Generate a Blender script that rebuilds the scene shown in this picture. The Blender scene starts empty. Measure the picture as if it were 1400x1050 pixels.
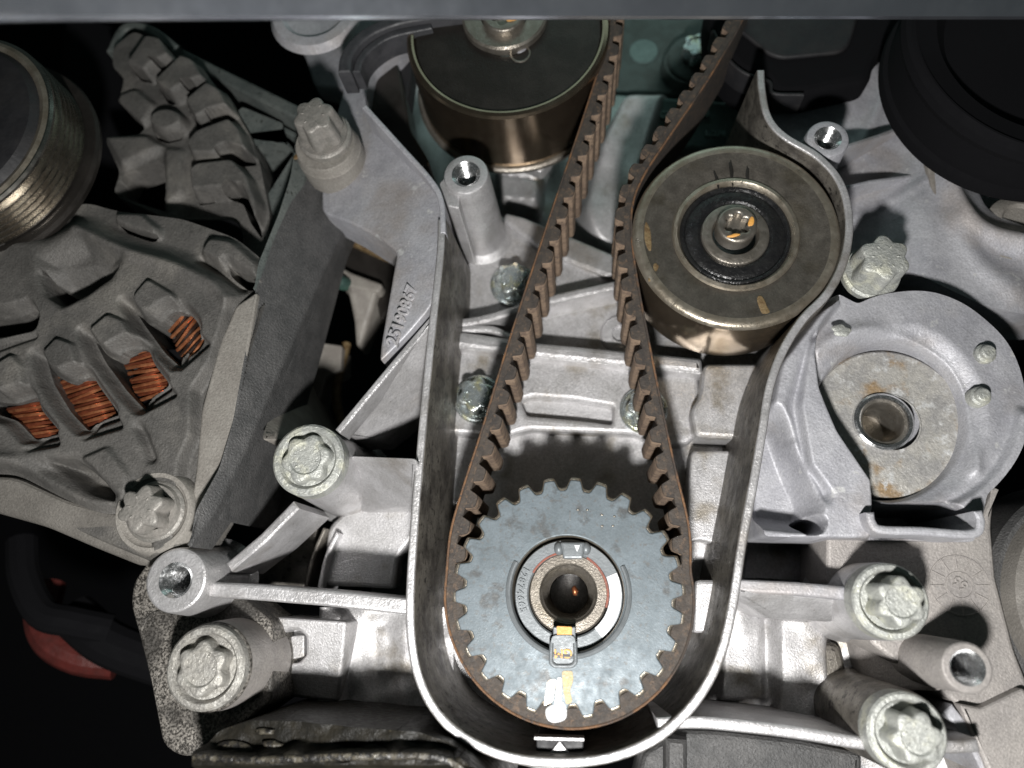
import bpy, math, random
import numpy as np
from mathutils import Vector, Matrix
from mathutils.geometry import tessellate_polygon
random.seed(7)
S = 0.00028                      # metres per engine unit (one unit = about one photo pixel at the belt plane)
F = 1000.0                       # focal length in photo pixels (1400 wide)
PP = (700.0, 525.0)              # principal point
VP = (790.0, 815.0)              # where the crank axis direction vanishes
D = 1000.0                       # lens distance from the housing lip plane
sc = bpy.context.scene
col = sc.collection

# ---------------------------------------------------------------- camera
def nrm(v): return v / np.linalg.norm(v)
_v = nrm(np.array([VP[0]-PP[0], -(VP[1]-PP[1]), -F]))          # engine -Z seen from the camera
_ez = -_v
_ex = nrm(np.array([1.0, 0, 0]) - _ez[0]*_ez)
_ey = np.cross(_ez, _ex)
E2C = np.stack([_ex, _ey, _ez], axis=1)                         # engine -> camera
C2E = E2C.T
def ew(p): return Vector((p[0]*S, -p[2]*S, p[1]*S))             # engine -> world
def P(px, py, z=0.0):
    d = C2E @ np.array([px-PP[0], -(py-PP[1]), -F])
    t = (z-D)/d[2]
    return (d[0]*t, d[1]*t)
def PZ(px, py, zf):
    x, y = P(px, py, 0.0)
    for _ in range(6): x, y = P(px, py, zf(x, y))
    return (x, y)
def PL(pts, z=0.0): return [PZ(p[0], p[1], z) if callable(z) else P(p[0], p[1], z) for p in pts]
def proj(p):
    c = E2C @ (np.array(p, float)-np.array([0, 0, D]))
    return (PP[0]+F*c[0]/-c[2], PP[1]-F*c[1]/-c[2])

cam = bpy.data.cameras.new('camera'); co = bpy.data.objects.new('camera', cam); col.objects.link(co)
axes = [ew(C2E @ np.eye(3)[i])/S for i in range(3)]
m = Matrix.Identity(4)
for i in range(3):
    for j in range(3): m[j][i] = axes[i][j]
m.translation = ew((0, 0, D)); co.matrix_world = m
cam.sensor_width = 36; cam.lens = 36*F/1400; cam.clip_start = 0.002; cam.clip_end = 20
cam.dof.use_dof = True; cam.dof.focus_distance = S*1040; cam.dof.aperture_fstop = 5.6
sc.camera = co
# ---------------------------------------------------------------- world, lamp, exposure
w = bpy.data.worlds.new('World'); sc.world = w; w.use_nodes = True
w.node_tree.nodes['Background'].inputs[0].default_value = (0.66, 0.92, 0.88, 1)
w.node_tree.nodes['Background'].inputs[1].default_value = 0.024
L = bpy.data.lights.new('torch', 'POINT'); lo = bpy.data.objects.new('torch', L); col.objects.link(lo)
lo.location = ew((-25, -405, 930)); L.energy = 7.4; L.color = (1.0, 0.985, 0.96); L.shadow_soft_size = 46*S
L2 = bpy.data.lights.new('bonnet_daylight', 'AREA'); l2 = bpy.data.objects.new('bonnet_daylight', L2); col.objects.link(l2)
l2.location = ew((200, 1700, 250)); L2.size = 1100*S; L2.energy = 0.17; L2.color = (0.70, 1.0, 0.94)
l2.rotation_euler = (Vector(ew((150, 500, -200)))-l2.location).to_track_quat('-Z', 'Y').to_euler()
sc.view_settings.view_transform = 'Standard'; sc.view_settings.look = 'None'
sc.view_settings.exposure = 0.0; sc.view_settings.gamma = 1
sc.render.engine = 'CYCLES'
sc.cycles.use_denoising = True; sc.cycles.max_bounces = 6; sc.cycles.caustics_reflective = False; sc.cycles.caustics_refractive = False

# ---------------------------------------------------------------- materials
MATS = {}
def mat(name, c1, c2=None, size=60, metal=0.0, rough=0.5, bump=0.0, grain=3.0, c3=None, s3=8, t3=(0.6, 0.66), rvar=0.12, det=6,
        c4=None, s4=90, t4=(0.5, 0.7), stretch=None, bump2=0.0, grain2=30, spec=0.5, coat=0.0, fine=0.0):
    mt = bpy.data.materials.new(name); mt.use_nodes = True; nt = mt.node_tree; N = nt.nodes; Lk = nt.links
    b = N['Principled BSDF']; MATS[name] = mt
    tc = N.new('ShaderNodeTexCoord'); oi = N.new('ShaderNodeObjectInfo')
    mp = N.new('ShaderNodeVectorMath'); mp.operation = 'SCALE'; mp.inputs['Scale'].default_value = 1/S
    Lk.new(tc.outputs['Object'], mp.inputs[0])
    ad = N.new('ShaderNodeVectorMath'); ad.operation = 'ADD'; Lk.new(mp.outputs[0], ad.inputs[0])
    rs = N.new('ShaderNodeMath'); rs.operation = 'MULTIPLY'; rs.inputs[1].default_value = 900; Lk.new(oi.outputs['Random'], rs.inputs[0])
    Lk.new(rs.outputs[0], ad.inputs[1]); vec = ad.outputs[0]
    if stretch:
        sm = N.new('ShaderNodeVectorMath'); sm.operation = 'MULTIPLY'; sm.inputs[1].default_value = stretch
        Lk.new(vec, sm.inputs[0]); vec = sm.outputs[0]
    def noise(sz, detail=6, ro=0.6):
        n = N.new('ShaderNodeTexNoise'); n.inputs['Scale'].default_value = 1.0/sz; n.inputs['Detail'].default_value = detail
        n.inputs['Roughness'].default_value = ro; Lk.new(vec, n.inputs['Vector']); return n.outputs['Fac']
    def ramp(x, lo_, hi):
        r = N.new('ShaderNodeMapRange'); r.inputs[1].default_value = lo_; r.inputs[2].default_value = hi; r.clamp = True
        r.interpolation_type = 'SMOOTHSTEP'; Lk.new(x, r.inputs[0]); return r.outputs[0]
    def mix(f, a, c):
        x = N.new('ShaderNodeMix'); x.data_type = 'RGBA'; Lk.new(f, x.inputs[0])
        if isinstance(a, tuple): x.inputs[6].default_value = (*a, 1)
        else: Lk.new(a, x.inputs[6])
        x.inputs[7].default_value = (*c, 1); return x.outputs[2]
    c = tuple(c1)
    if c2: c = mix(ramp(noise(size, det, 0.65), 0.36, 0.64), c, tuple(c2))
    if c4: c = mix(ramp(noise(s4, 4, 0.55), *t4), c, tuple(c4))
    if c3: c = mix(ramp(noise(s3, 3, 0.7), *t3), c, tuple(c3))
    if fine:
        x = N.new('ShaderNodeMix'); x.data_type = 'RGBA'; x.blend_type = 'MULTIPLY'; x.inputs[0].default_value = 1
        g1 = N.new('ShaderNodeMapRange'); g1.inputs[1].default_value = 0.3; g1.inputs[2].default_value = 0.7; g1.inputs[3].default_value = 1-fine; g1.inputs[4].default_value = 1+fine*0.35
        Lk.new(noise(3.2, 4, 0.7), g1.inputs[0]); Lk.new(g1.outputs[0], x.inputs[7])
        if isinstance(c, tuple): x.inputs[6].default_value = (*c, 1)
        else: Lk.new(c, x.inputs[6])
        c = x.outputs[2]
    if isinstance(c, tuple): b.inputs['Base Color'].default_value = (*c, 1)
    else: Lk.new(c, b.inputs['Base Color'])
    b.inputs['Metallic'].default_value = metal; b.inputs['Specular IOR Level'].default_value = spec
    if coat: b.inputs['Coat Weight'].default_value = coat; b.inputs['Coat Roughness'].default_value = 0.15
    rr = N.new('ShaderNodeMapRange'); rr.inputs[3].default_value = max(0.03, rough-rvar); rr.inputs[4].default_value = min(1, rough+rvar)
    rr.inputs[1].default_value = 0.3; rr.inputs[2].default_value = 0.7
    Lk.new(noise(size*0.35, 5), rr.inputs[0]); Lk.new(rr.outputs[0], b.inputs['Roughness'])
    if bump:
        bn = N.new('ShaderNodeBump'); bn.inputs['Strength'].default_value = 1; bn.inputs['Distance'].default_value = bump*S
        Lk.new(noise(grain, 3), bn.inputs['Height']); last = bn
        if bump2:
            b2 = N.new('ShaderNodeBump'); b2.inputs['Strength'].default_value = 1; b2.inputs['Distance'].default_value = bump2*S
            Lk.new(noise(grain2, 4), b2.inputs['Height']); Lk.new(bn.outputs[0], b2.inputs['Normal']); last = b2
        Lk.new(last.outputs[0], b.inputs['Normal'])
    return mt
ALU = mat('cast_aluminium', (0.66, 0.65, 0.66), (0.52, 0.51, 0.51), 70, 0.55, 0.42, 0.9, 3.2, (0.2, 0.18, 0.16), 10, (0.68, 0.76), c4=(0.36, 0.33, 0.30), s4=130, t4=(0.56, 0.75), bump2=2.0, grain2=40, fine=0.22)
ALUS = mat('sand_cast_aluminium', (0.67, 0.66, 0.67), (0.56, 0.55, 0.55), 50, 0.5, 0.44, 0.8, 2.4, (0.22, 0.2, 0.18), 7, (0.70, 0.78), c4=(0.34, 0.305, 0.255), s4=75, t4=(0.53, 0.74), fine=0.34)
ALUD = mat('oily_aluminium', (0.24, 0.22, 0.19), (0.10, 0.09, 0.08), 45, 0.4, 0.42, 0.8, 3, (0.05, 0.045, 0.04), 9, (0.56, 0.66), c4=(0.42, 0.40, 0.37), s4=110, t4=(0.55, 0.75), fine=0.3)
ALUL = mat('pale_corroded_aluminium', (0.53, 0.53, 0.56), (0.43, 0.43, 0.465), 60, 0.3, 0.56, 0.7, 3.0, (0.62, 0.62, 0.62), 30, (0.62, 0.72), c4=(0.42, 0.39, 0.38), s4=140, t4=(0.5, 0.7), bump2=2.5, grain2=45, fine=0.26)
ALUW = mat('warm_grey_casting', (0.44, 0.41, 0.385), (0.37, 0.345, 0.33), 80, 0.25, 0.55, 0.9, 3.0, (0.42, 0.40, 0.38), 16, (0.66, 0.76), bump2=2, grain2=50, fine=0.3)
ALUP = mat('black_speckled_casting', (0.36, 0.335, 0.30), (0.26, 0.24, 0.215), 40, 0.2, 0.55, 1.2, 4, (0.035, 0.032, 0.028), 3.4, (0.40, 0.60), c4=(0.10, 0.093, 0.085), s4=60, t4=(0.42, 0.62), fine=0.3)
ALT = mat('dusty_alternator_casting', (0.14, 0.133, 0.124), (0.10, 0.096, 0.09), 70, 0.1, 0.62, 1.3, 3.0, (0.32, 0.30, 0.27), 4, (0.72, 0.78), c4=(0.20, 0.188, 0.17), s4=90, t4=(0.48, 0.7), bump2=3, grain2=40, fine=0.35)
ALTG = mat('daylight_tinted_and_dusty_casting', (0.15, 0.165, 0.155), (0.10, 0.115, 0.11), 60, 0.1, 0.6, 1.3, 3.5, (0.04, 0.045, 0.04), 9, (0.58, 0.68), fine=0.3)  # green daylight on the struts is put into the colour; pale face is dusty
ALTL = mat('pale_dusty_flange', (0.33, 0.31, 0.28), (0.27, 0.25, 0.225), 60, 0.15, 0.6, 1.0, 3.0, (0.45, 0.43, 0.4), 6, (0.7, 0.78), fine=0.3)
ALTM = mat('mid_dusty_casting', (0.22, 0.205, 0.185), (0.17, 0.158, 0.142), 60, 0.15, 0.6, 1.0, 3.0, (0.40, 0.38, 0.35), 4, (0.72, 0.8), fine=0.3)
ALTD = mat('dark_sand_cast_iron', (0.115, 0.113, 0.112), (0.08, 0.08, 0.08), 40, 0.2, 0.55, 1.8, 3.2, (0.24, 0.23, 0.22), 4, (0.70, 0.76), fine=0.35)
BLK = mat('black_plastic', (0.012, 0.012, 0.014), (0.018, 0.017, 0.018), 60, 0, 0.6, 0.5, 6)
VOID = mat('painted_darkness_and_black', (0.006, 0.006, 0.007), None, 60, 0, 0.95, spec=0.1)  # near-black colour stands in for darkness; also used on black parts
RUB = mat('grey_black_rubber', (0.035, 0.036, 0.04), (0.055, 0.055, 0.06), 40, 0, 0.5, 0.8, 5)
COP = mat('copper_wire', (0.82, 0.34, 0.16), (0.55, 0.19, 0.085), 20, 0.8, 0.36, 0.3, 4)
COPD = mat('dark_copper_wire', (0.30, 0.085, 0.04), (0.18, 0.05, 0.025), 14, 0.6, 0.38, 0.3, 4)
VARN = mat('dark_varnish', (0.02, 0.012, 0.01), (0.035, 0.02, 0.014), 20, 0.2, 0.35, 0.8, 5)
PULF = mat('oily_steel_face', (0.235, 0.212, 0.182), (0.175, 0.157, 0.135), 50, 0.75, 0.42, 0.5, 2.2, (0.2, 0.13, 0.05), 22, (0.7, 0.85), c4=(0.16, 0.14, 0.11), s4=60, fine=0.25)
PULS = mat('polished_brown_steel', (0.56, 0.46, 0.35), (0.46, 0.37, 0.27), 60, 0.95, 0.17, 0, 5, rvar=0.03)
PULB = mat('bronzed_steel_shell', (0.36, 0.285, 0.21), (0.28, 0.215, 0.155), 60, 0.95, 0.2, 0, 5, rvar=0.03)
PULE = mat('worn_steel_edge', (0.50, 0.45, 0.37), (0.36, 0.31, 0.24), 30, 0.8, 0.35, 0.4, 3)
SEAL = mat('greasy_black_seal', (0.012, 0.012, 0.013), (0.02, 0.02, 0.02), 30, 0.1, 0.28, 1.6, 6, (0.10, 0.09, 0.08), 4, (0.70, 0.76))
GRV = mat('belt_polished_groove_steel', (0.55, 0.525, 0.48), (0.45, 0.42, 0.38), 40, 1.0, 0.26, 0, 4, rvar=0.04)
DPLT = mat('dark_pulley_plate', (0.045, 0.04, 0.036), (0.03, 0.027, 0.024), 60, 0.5, 0.4, 0.6, 3, (0.10, 0.09, 0.08), 5, (0.72, 0.8))
STL = mat('grey_steel', (0.36, 0.33, 0.29), (0.26, 0.235, 0.2), 25, 0.8, 0.38, 0.5, 3)
STLB = mat('bright_machined_steel', (0.72, 0.73, 0.74), (0.6, 0.6, 0.6), 15, 0.95, 0.22, 0.1, 3)
ZINC = mat('pale_zinc_plating', (0.50, 0.51, 0.475), (0.38, 0.39, 0.37), 18, 0.3, 0.45, 2.0, 4, (0.22, 0.21, 0.19), 6, (0.62, 0.76), c4=(0.62, 0.62, 0.52), s4=25, fine=0.2)
ZING = mat('grey_dirty_zinc', (0.40, 0.385, 0.35), (0.29, 0.28, 0.26), 16, 0.3, 0.45, 2.0, 4, (0.12, 0.11, 0.10), 7, (0.60, 0.74), c4=(0.46, 0.45, 0.42), s4=22, fine=0.25)
ZINB = mat('bright_zinc_plating', (0.58, 0.62, 0.60), (0.46, 0.52, 0.54), 14, 0.75, 0.22, 0.8, 4, c4=(0.6, 0.6, 0.42), s4=20)
ZIND = mat('dusty_bolt_steel', (0.33, 0.31, 0.285), (0.25, 0.24, 0.22), 18, 0.3, 0.5, 1.2, 4, (0.45, 0.43, 0.4), 5, (0.7, 0.8), fine=0.2)
BELT = mat('worn_belt_rubber', (0.065, 0.052, 0.042), (0.04, 0.034, 0.03), 16, 0, 0.75, 1.2, 3, (0.125, 0.085, 0.058), 9, (0.50, 0.74))
BELB = mat('frayed_brown_belt_back', (0.22, 0.115, 0.055), (0.13, 0.075, 0.045), 14, 0, 0.75, 0.9, 2.5, (0.08, 0.06, 0.05), 8, (0.55, 0.66), c4=(0.06, 0.048, 0.04), s4=60, t4=(0.48, 0.6))
TOOTH = mat('dusty_brown_belt_tooth', (0.30, 0.215, 0.15), (0.17, 0.12, 0.088), 14, 0, 0.85, 2.2, 2.6, (0.05, 0.04, 0.033), 9, (0.6, 0.7))
SPR = mat('blue_grey_sprocket_steel', (0.155, 0.185, 0.205), (0.125, 0.15, 0.165), 40, 0.25, 0.5, 0.2, 2.5, (0.13, 0.135, 0.135), 6, (0.56, 0.70), c4=(0.085, 0.09, 0.092), s4=24, t4=(0.55, 0.70), fine=0.16)
SPRH = mat('sprocket_hub_steel', (0.19, 0.205, 0.215), (0.155, 0.17, 0.178), 30, 0.25, 0.45, 0.3, 3)
SPRE = mat('worn_tooth_edge', (0.34, 0.31, 0.26), (0.24, 0.2, 0.15), 12, 0.7, 0.38, 0.5, 3)
WHT = mat('white_paint', (0.84, 0.85, 0.86), (0.74, 0.75, 0.77), 10, 0, 0.5, 1.0, 4)
ORG = mat('orange_paint', (0.85, 0.42, 0.09), (0.72, 0.36, 0.10), 10, 0, 0.5, 0.8, 4)
PALEY = mat('faded_yellow_paint', (0.50, 0.38, 0.17), (0.36, 0.30, 0.18), 8, 0, 0.5, 0.8, 4)
RED = mat('rusty_red_paint', (0.26, 0.07, 0.04), (0.17, 0.06, 0.04), 8, 0, 0.55, 0.6, 4)
REDH = mat('red_rubber_hose', (0.11, 0.022, 0.018), (0.075, 0.018, 0.015), 30, 0, 0.45, 0.8, 6)
OIL = mat('wet_oily_sludge', (0.010, 0.0095, 0.008), (0.018, 0.016, 0.012), 26, 0.0, 0.45, 1.5, 9, (0.08, 0.068, 0.04), 18, (0.66, 0.76), bump2=3, grain2=24, spec=0.15)
OILG = mat('wet_gasket_flange', (0.09, 0.08, 0.06), (0.03, 0.026, 0.02), 22, 0.1, 0.42, 2.0, 8, (0.012, 0.011, 0.01), 10, (0.45, 0.56), bump2=4, grain2=26)
TEAL = mat('daylight_tinted_casting', (0.17, 0.26, 0.245), (0.13, 0.20, 0.19), 60, 0.2, 0.5, 1.2, 4, (0.3, 0.4, 0.37), 14, (0.66, 0.76), fine=0.25)  # grey alloy; the green of the shaded daylight is put into the colour
TEAD = mat('dark_daylight_tinted_casting', (0.07, 0.095, 0.09), (0.05, 0.065, 0.06), 50, 0.2, 0.5, 1.2, 5)  # darker colour with the same daylight tint painted in
DISC = mat('stained_pump_disc', (0.56, 0.54, 0.50), (0.42, 0.41, 0.40), 34, 0.3, 0.46, 1.0, 3.5, (0.72, 0.72, 0.71), 24, (0.54, 0.68), c4=(0.42, 0.30, 0.18), s4=58, t4=(0.53, 0.66), bump2=2, grain2=18, fine=0.25)
RAIL = mat('grey_satin_rail', (0.60, 0.63, 0.70), (0.50, 0.53, 0.60), 120, 0.92, 0.22, 0, 8, rvar=0.03)
RAILD = mat('dark_grey_trim', (0.075, 0.078, 0.085), (0.06, 0.063, 0.07), 120, 0, 0.45, 0.4, 8)
PLUG = mat('dusty_grey_plastic', (0.30, 0.28, 0.25), (0.22, 0.2, 0.18), 40, 0, 0.55, 0.8, 5)
BROWN = mat('brown_residue', (0.13, 0.08, 0.035), (0.21, 0.15, 0.075), 9, 0.1, 0.6, 1.5, 4)
GREENR = mat('green_hose_rubber', (0.05, 0.11, 0.085), (0.035, 0.07, 0.06), 30, 0, 0.5, 0.8, 5)
BORE = mat('dark_threaded_bore', (0.07, 0.05, 0.026), (0.03, 0.022, 0.013), 12, 0.6, 0.5, 0.3, 4)

# ---------------------------------------------------------------- mesh building
def thing(name, label, cat, px, py, z, group=None):
    o = bpy.data.objects.new(name, None); col.objects.link(o); x, y = P(px, py, z); o.location = ew((x, y, z))
    o.empty_display_size = 0.005; o['label'] = label; o['category'] = cat
    if group: o['group'] = group
    return o
def ob(name, geo, mt, parent=None, label=None, sharp=0.52, kind=None):
    vs, fs = geo[0], geo[1]; sm = geo[2] if len(geo) > 2 else None
    me = bpy.data.meshes.new(name); base = parent
    while base is not None and base.parent: base = base.parent
    L0 = base.location if base else Vector((0, 0, 0))
    V = np.asarray(vs, float); W = np.stack([V[:, 0]*S-L0[0], -V[:, 2]*S-L0[1], V[:, 1]*S-L0[2]], axis=1)
    me.from_pydata(W.tolist(), [], fs)
    me.polygons.foreach_set('use_smooth', [True]*len(me.polygons)); me.update()
    if sharp: me.set_sharp_from_angle(angle=sharp)
    if sm is not None:
        me.polygons.foreach_set('use_smooth', list(sm)); me.update()
    me.materials.append(mt); o = bpy.data.objects.new(name, me); col.objects.link(o)
    if parent: o.parent = parent
    if label: o['label'] = label
    if kind: o['kind'] = kind
    return o
def join(*gs):
    vs, fs, sm = [], [], []
    for g in gs:
        n = len(vs); vs += [tuple(v) for v in g[0]]; fs += [tuple(i+n for i in f) for f in g[1]]
        sm += list(g[2]) if len(g) > 2 and g[2] is not None else [True]*len(g[1])
    return vs, fs, sm
def area(l): return 0.5*sum(l[i-1][0]*l[i][1]-l[i][0]*l[i-1][1] for i in range(len(l)))
def fillet(pts, r, n=5):
    out = []; N = len(pts)
    for i in range(N):
        a = np.array(pts[i-1][:2], float); b = np.array(pts[i][:2], float); c = np.array(pts[(i+1) % N][:2], float)
        rr = pts[i][2] if len(pts[i]) > 2 else r
        la = np.linalg.norm(a-b); lc = np.linalg.norm(c-b)
        if rr <= 0 or la < 1e-6 or lc < 1e-6: out.append(tuple(b)); continue
        p = b+(a-b)*min(rr/la, 0.499); q = b+(c-b)*min(rr/lc, 0.499)
        for k in range(n+1):
            t = k/n; out.append(tuple((1-t)**2*p+2*t*(1-t)*b+t*t*q))
    cl = []
    for p in out:
        if not cl or math.hypot(p[0]-cl[-1][0], p[1]-cl[-1][1]) > 0.15: cl.append(p)
    if math.hypot(cl[0][0]-cl[-1][0], cl[0][1]-cl[-1][1]) < 0.15: cl.pop()
    return cl
def offs(loop, d):
    N = len(loop); out = []
    A = np.array(loop, float)
    for i in range(N):
        e1 = A[i]-A[i-1]; e2 = A[(i+1) % N]-A[i]
        n1 = np.array([-e1[1], e1[0]])/max(1e-9, np.linalg.norm(e1)); n2 = np.array([-e2[1], e2[0]])/max(1e-9, np.linalg.norm(e2))
        mm = n1+n2; k = mm @ mm
        v = n1 if k < 0.35 else mm*2/k
        out.append(tuple(A[i]+v*d))
    return out
def prism(poly, z1, z0, bev=4, seg=3, holes=(), flare=0.0, hz=None):
    """poly in engine xy; z1 number or function(x, y); z0 the base."""
    zf = z1 if callable(z1) else (lambda x, y: z1)
    z0f = z0 if callable(z0) else (lambda x, y: z0)
    loops = [poly if area(poly) > 0 else poly[::-1]]+[h if area(h) < 0 else h[::-1] for h in holes]
    vs, fs, sm, caps = [], [], [], []
    for l in loops:
        n = len(l); rows = [[(x, y, z0f(x, y)) for x, y in offs(l, -flare)]]
        for k in range(seg+1):
            t = k/seg*math.pi/2; ins = bev*(1-math.cos(t)); o = offs(l, ins)
            rows.append([(x, y, zf(x, y)-bev+bev*math.sin(t)) for x, y in o])
        b0 = len(vs)
        for r in rows: vs += r
        for k in range(len(rows)-1):
            for i in range(n):
                j = (i+1) % n; fs.append((b0+k*n+i, b0+k*n+j, b0+(k+1)*n+j, b0+(k+1)*n+i)); sm.append(True)
        caps.append((b0+(len(rows)-1)*n, n))
    cl = [[Vector((vs[b+i][0], vs[b+i][1], 0)) for i in range(n)] for b, n in caps]
    idx = [b+i for b, n in caps for i in range(n)]
    for t in tessellate_polygon(cl):
        a, b, c = (idx[i] for i in t)
        ar = (vs[b][0]-vs[a][0])*(vs[c][1]-vs[a][1])-(vs[c][0]-vs[a][0])*(vs[b][1]-vs[a][1])
        if abs(ar) < 1e-7: continue
        fs.append((a, b, c) if ar > 0 else (a, c, b)); sm.append(False)
    return vs, fs, sm
def pp(pts, z1, z0, r=6, bev=4, holes=(), flare=0.0, zt=None, seg=3, hr=4):
    """prism whose outline is traced on the photo at the depth of its top"""
    zr = z1 if callable(z1) or zt is None else zt
    return prism(PL(fillet(pts, r), zr), z1, z0, bev, seg, [PL(fillet(h, hr), zr) for h in holes], flare)
def slope(a, b):
    """plane height going from z at photo point a=(px,py,z) to b=(px,py,z), constant across"""
    ax, ay = P(a[0], a[1], a[2]); bx, by = P(b[0], b[1], b[2]); dx, dy = bx-ax, by-ay; q = dx*dx+dy*dy
    return lambda x, y: a[2]+(b[2]-a[2])*(((x-ax)*dx+(y-ay)*dy)/q)
def smooth_path(pts, n=6):
    A = [np.array(p, float) for p in pts]; out = []
    for i in range(len(A)-1):
        p0 = A[i-1] if i else 2*A[0]-A[1]; p1 = A[i]; p2 = A[i+1]; p3 = A[i+2] if i+2 < len(A) else 2*A[-1]-A[-2]
        for k in range(n):
            t = k/n; out.append(0.5*((2*p1)+(-p0+p2)*t+(2*p0-5*p1+4*p2-p3)*t*t+(-p0+3*p1-3*p2+p3)*t**3))
    out.append(A[-1]); return out
def band(path, wid, z1, z0, zt=None, bev=3, flare=0, sm=True, n=6, taper=None):
    zr = z1 if callable(z1) or zt is None else zt; path = PL(path, zr)
    q = smooth_path(path, n) if sm else [np.array(p) for p in path]
    q = np.array(q); T = np.gradient(q, axis=0); T /= np.linalg.norm(T, axis=1)[:, None]; Nn = np.stack([-T[:, 1], T[:, 0]], 1)
    ws = np.linspace(1, taper if taper else 1, len(q))[:, None]*wid/2
    poly = [tuple(p) for p in q+Nn*ws]+[tuple(p) for p in (q-Nn*ws)[::-1]]
    return prism(poly, z1, z0, min(bev, wid*0.3*(taper or 1) if taper else bev), 3, (), flare)
def KS(px, py, z):
    a, b = P(px-0.5, py, z), P(px+0.5, py, z); return math.hypot(a[0]-b[0], a[1]-b[1])
def lathe(px, py, z, prof, n=64, a0=0, a1=None, wob=None):
    """prof: list of (r, dz) from outside/base to centre/top; axis along the crank axis"""
    cx, cy = P(px, py, z); ks = KS(px, py, z)
    full = a1 is None; a1 = 2*math.pi if full else a1; m_ = n if full else n+1
    vs, fs = [], []
    for r, dz in prof:
        for i in range(m_):
            t = a0+(a1-a0)*i/n; rr = r*ks; vs.append((cx+rr*math.cos(t), cy+rr*math.sin(t), z+dz))
    for k in range(len(prof)-1):
        for i in range(n):
            j = (i+1) % m_; f = (k*m_+i, k*m_+j, (k+1)*m_+j, (k+1)*m_+i)
            if prof[k][0] < 1e-6: f = (k*m_, (k+1)*m_+j, (k+1)*m_+i)
            elif prof[k+1][0] < 1e-6: f = (k*m_+i, k*m_+j, (k+1)*m_)
            fs.append(f)
    return vs, fs
def tube(pts, r, n=12):
    """pts: engine points (x,y,z) or with radius"""
    q = np.array(smooth_path([np.array(p, float) for p in pts], 6)); vs, fs = [], []
    T = np.gradient(q[:, :3], axis=0); T /= np.linalg.norm(T, axis=1)[:, None]
    up = np.array([0.3, 0.2, 1.0]); 
    for i in range(len(q)):
        a = nrm(np.cross(T[i], up)); b = np.cross(T[i], a); rr = q[i][3] if q.shape[1] > 3 else r
        for k in range(n):
            t = 2*math.pi*k/n; vs.append(tuple(q[i][:3]+rr*(a*math.cos(t)+b*math.sin(t))))
    for i in range(len(q)-1):
        for k in range(n):
            l = (k+1) % n; fs.append((i*n+k, i*n+l, (i+1)*n+l, (i+1)*n+k))
    fs.append(tuple(range(n))[::-1]); fs.append(tuple((len(q)-1)*n+k for k in range(n)))
    return vs, fs
def PE(px, py, z): x, y = P(px, py, z); return (x, y, z)
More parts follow.
